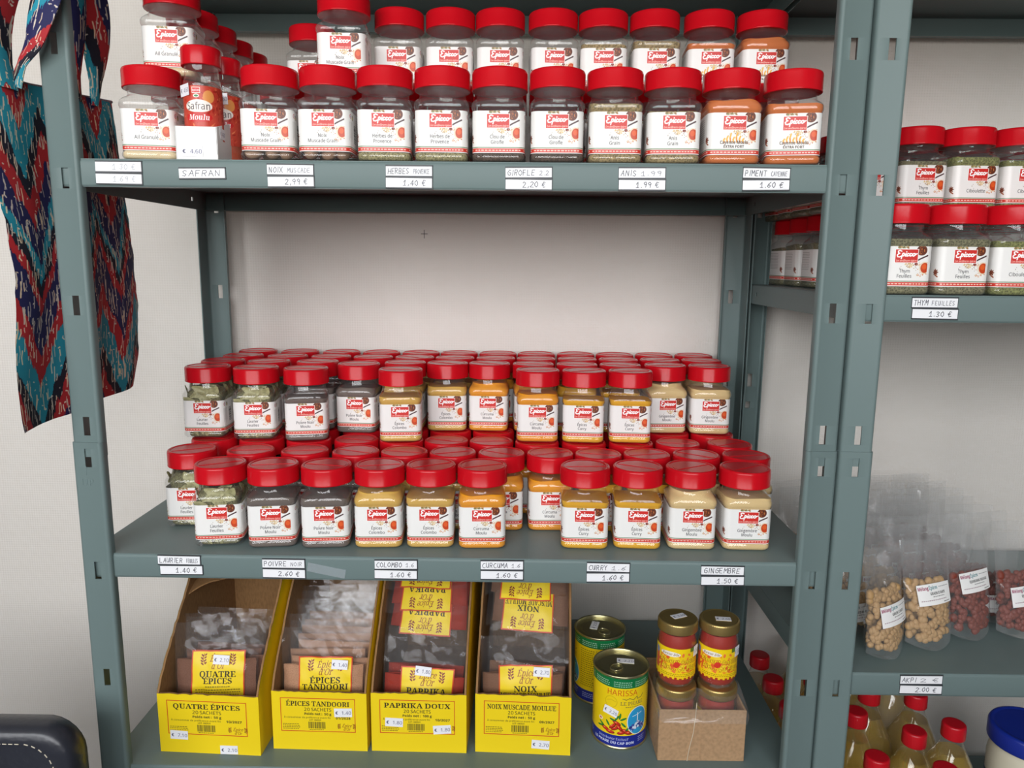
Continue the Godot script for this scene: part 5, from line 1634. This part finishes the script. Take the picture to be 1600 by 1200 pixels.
const OIL_PLACES := ["against the back post beside the paste jars", "second from the back post behind the front post", "just behind the pair of front bottles", "behind the AKPI tag, second row", "under the AKPI tag, behind the front bottles", "second row, facing the bare wall", "front of the shelf next to the steel post",
	"front of the shelf under the AKPI tag", "third from the back post behind the front post", "hidden behind the front steel post", "back row, second from the back post", "last row against the wall, second from the post", "last row behind the AKPI tag", "last row nearest the mayonnaise tub", "second row nearest the mayonnaise tub"]
func oil_bottles() -> void:
	var st := stool()
	var prof := [[0.0, 0.030, 0.012], [0.003, 0.0345, 0.013], [0.010, 0.036, 0.014], [0.060, 0.036, 0.014], [0.066, 0.0345, 0.014], [0.072, 0.036, 0.014], [0.110, 0.036, 0.014], [0.116, 0.0345, 0.014], [0.122, 0.036, 0.014], [0.165, 0.036, 0.015], [0.185, 0.034, 0.018], [0.205, 0.029, 0.022], [0.222, 0.022, 0.020], [0.236, 0.0165, 0.0165], [0.243, 0.0150, 0.0150], [0.250, 0.0150, 0.0150]]
	var rings := []
	var inner := []
	for p in prof:
		rings.append(ring(p[1], p[2], p[0]))
		if p[0] < 0.230: inner.append(ring(p[1] - 0.0014, maxf(p[2] - 0.0014, 0.004), maxf(p[0], 0.0012)))
	add_loft(st, rings, true, false)
	var shell := done(st)
	st = stool()
	add_loft(st, inner)
	var inside := done(st)
	st = stool()
	rings = []
	for p in [[0.0160, 0.0, 0.0], [0.0176, 0.0, 0.0], [0.0178, 0.001, 1.0], [0.0176, 0.020, 1.0], [0.0172, 0.0222, 0.0], [0.0160, 0.0234, 0.0], [0.0140, 0.0236, 0.0]]:
		var c := PackedVector3Array()
		for i in 72:
			var a := -i * TAU / 72.0
			var rr: float = p[0] + (0.0003 if i % 2 == 0 else -0.0003) * p[2]
			c.append(Vector3(cos(a) * rr, p[1], sin(a) * rr))
		rings.append(c)
	add_loft(st, rings)
	var cap := done(st)
	var capm := mat(rgb8(196, 20, 34), 0.35)
	var spots := [[1.048, -0.365], [1.046, -0.284], [1.152, -0.190], [1.204, -0.255], [1.222, -0.140], [1.280, -0.245], [1.132, -0.076], [1.222, -0.052], [1.048, -0.205], [1.068, -0.118], [1.126, -0.300], [1.130, -0.385], [1.210, -0.340], [1.290, -0.335], [1.296, -0.160]]
	for s in spots:
		var spot := settle("bottles", Vector2(s[0], s[1]), 0.076)
		var n_oil: int = spots.find(s)
		var o := thing("oil_bottle", "clear bottle of golden oil, red cap, " + OIL_PLACES[n_oil], "bottle", Vector3(spot.x, B_FLOOR, spot.y), "oil bottles under the pouch shelf")
		o.rotation.y = rng.randf_range(-0.05, 0.05)
		part("body", shell, M.pet, o)
		part("oil", inside, M.oil, o)
		part("cap", cap, capm, o, Vector3(0, 0.2465, 0))
	# a large tub of mayonnaise further along
	var cv := Canvas.new(512, 160, rgb8(24, 92, 130))
	for x in [0.0, 256.0]:
		cv.rect(x, 0, 256, 14, rgb8(20, 60, 110))
		write(cv, "MAYONNAISE", x + 128, 50, 34, Color(0.92, 0.94, 0.96), sans_bold, 0.9)
		small_print(cv, x + 30, 84, 190, 4, 14.0, rgb8(170, 200, 214), int(x) + 2)
		cv.rect(x + 40, 120, 30, 30, rgb8(220, 224, 226))
	var names := ["large white mayonnaise tub with blue lid on the second unit", "second mayonnaise tub with blue lid, standing in front of the large one"]
	for k in 2:
		var o := thing("mayonnaise_tub", names[k], "tub", [Vector3(1.440, B_FLOOR, -0.185), Vector3(1.475, B_FLOOR, -0.062)][k], "mayonnaise tubs")
		var f: float = [1.0, 0.92][k]
		part("body", lathe([Vector2(0.050, 0), Vector2(0.054, 0.003), Vector2(0.056, 0.010), Vector2(0.058, 0.190), Vector2(0.055, 0.208), Vector2(0.053, 0.216), Vector2(0.053, 0.232)], 40), mat(rgb8(226, 220, 196), 0.35), o).scale = Vector3(f, f, f)
		part("label", lathe([Vector2(0.0565, 0.045), Vector2(0.0584, 0.160)], 40, false, false), printed(cv.tex(), 0.4), o, Vector3.ZERO, Vector3(0, 0.3, 0)).scale = Vector3(f, f, f)
		var lid := part("lid", lathe([Vector2(0.056, 0.0), Vector2(0.0605, 0.0), Vector2(0.061, 0.002), Vector2(0.061, 0.024), Vector2(0.059, 0.028), Vector2(0.055, 0.029), Vector2(0.053, 0.0275), Vector2(0.050, 0.0275)], 48), mat(rgb8(26, 48, 150), 0.35), o, Vector3(0, 0.220 * f, 0))
		lid.scale = Vector3(f, f, f)
		sticker(lid, 6, Vector3(0.010, 0.0280, 0.020), Vector3(-PI / 2, 0, -0.2), Vector2(0.026, 0.0135))

func chair() -> void:
	# an upholstered chair stands in front of the shelves; only the corner of its back shows
	var o := thing("leather_chair", "black leather chair with pale stitching standing before the shelves", "chair", Vector3(-0.165, 0, 0.105))
	var leather := mat(rgb8(44, 46, 54), 0.30)
	leather.heightmap_enabled = true
	leather.heightmap_texture = noise_tex(0.06, [Color.BLACK, Color(0.6, 0.6, 0.6), Color.WHITE], 128, 15, FastNoiseLite.TYPE_CELLULAR, 2)
	leather.heightmap_scale = 0.03
	leather.uv1_triplanar = true
	leather.uv1_scale = Vector3(14, 14, 14)
	# back: a cushion with round corners, slightly dished
	var st := stool()
	var top := 0.772
	var rings := []
	for e in [[-0.022, 0.020], [-0.020, 0.008], [-0.014, 0.002], [0.0, 0.0], [0.014, 0.002], [0.020, 0.008], [0.022, 0.020]]:
		var c := PackedVector3Array()
		for p in ring(0.208 - e[1], 0.040 - e[1] * 0.5, 0.0, 0.20 - e[1]): c.append(Vector3(p.x, top - 0.20 + p.z - 0.016 * pow(p.x / 0.2, 2.0) * (1.0 if p.z > 0 else 0.0), e[0]))
		rings.append(c)
	rings.reverse()
	for k in rings.size() - 1:
		for i in 28:
			var j := (i + 1) % 28
			quad(st, rings[k][i], rings[k][j], rings[k + 1][j], rings[k + 1][i], 1)
	for f in [0, rings.size() - 1]:
		var c := Vector3.ZERO
		for p in rings[f]: c += p / 28.0
		st.set_smooth_group(4294967295)
		for i in 28:
			for p in ([c, rings[f][(i + 1) % 28], rings[f][i]] if f == 0 else [c, rings[f][i], rings[f][(i + 1) % 28]]):
				st.set_uv(Vector2.ZERO)
				st.add_vertex(p)
	var back := part("backrest", done(st), leather, o)
	# stitches follow the seam on both faces
	st = stool()
	for face in [0.0224, -0.0224]:
		var line := []
		for p in ring(0.186, 0.034, 0.0, 0.180): line.append(Vector3(p.x, top - 0.20 + p.z - 0.016 * pow(p.x / 0.2, 2.0) * (1.0 if p.z > 0 else 0.0), face))
		line.append(line[0])
		var carry := 0.0
		for i in line.size() - 1:
			var a: Vector3 = line[i]
			var b: Vector3 = line[i + 1]
			var l := a.distance_to(b)
			var t := carry
			while t + 0.005 < l:
				add_tube(st, [a.lerp(b, t / l), a.lerp(b, (t + 0.005) / l)], 0.0008, 4)
				t += 0.0075
			carry = maxf(0.0, t - l)
	part("stitching", done(st), mat(rgb8(206, 198, 178), 0.7), back).set_meta("kind", "stuff")
	part("seat", slab(Vector3(-0.21, 0.40, 0.02), Vector3(0.21, 0.47, 0.44), 0.018), leather, o)
	var steel := mat(rgb8(60, 62, 66), 0.35, 0.6)
	for x in [-0.19, 0.16]:
		for z in [0.0, 0.39]: part("leg", slab(Vector3(x, 0, z), Vector3(x + 0.03, 0.41, z + 0.03), 0.004), steel, o)
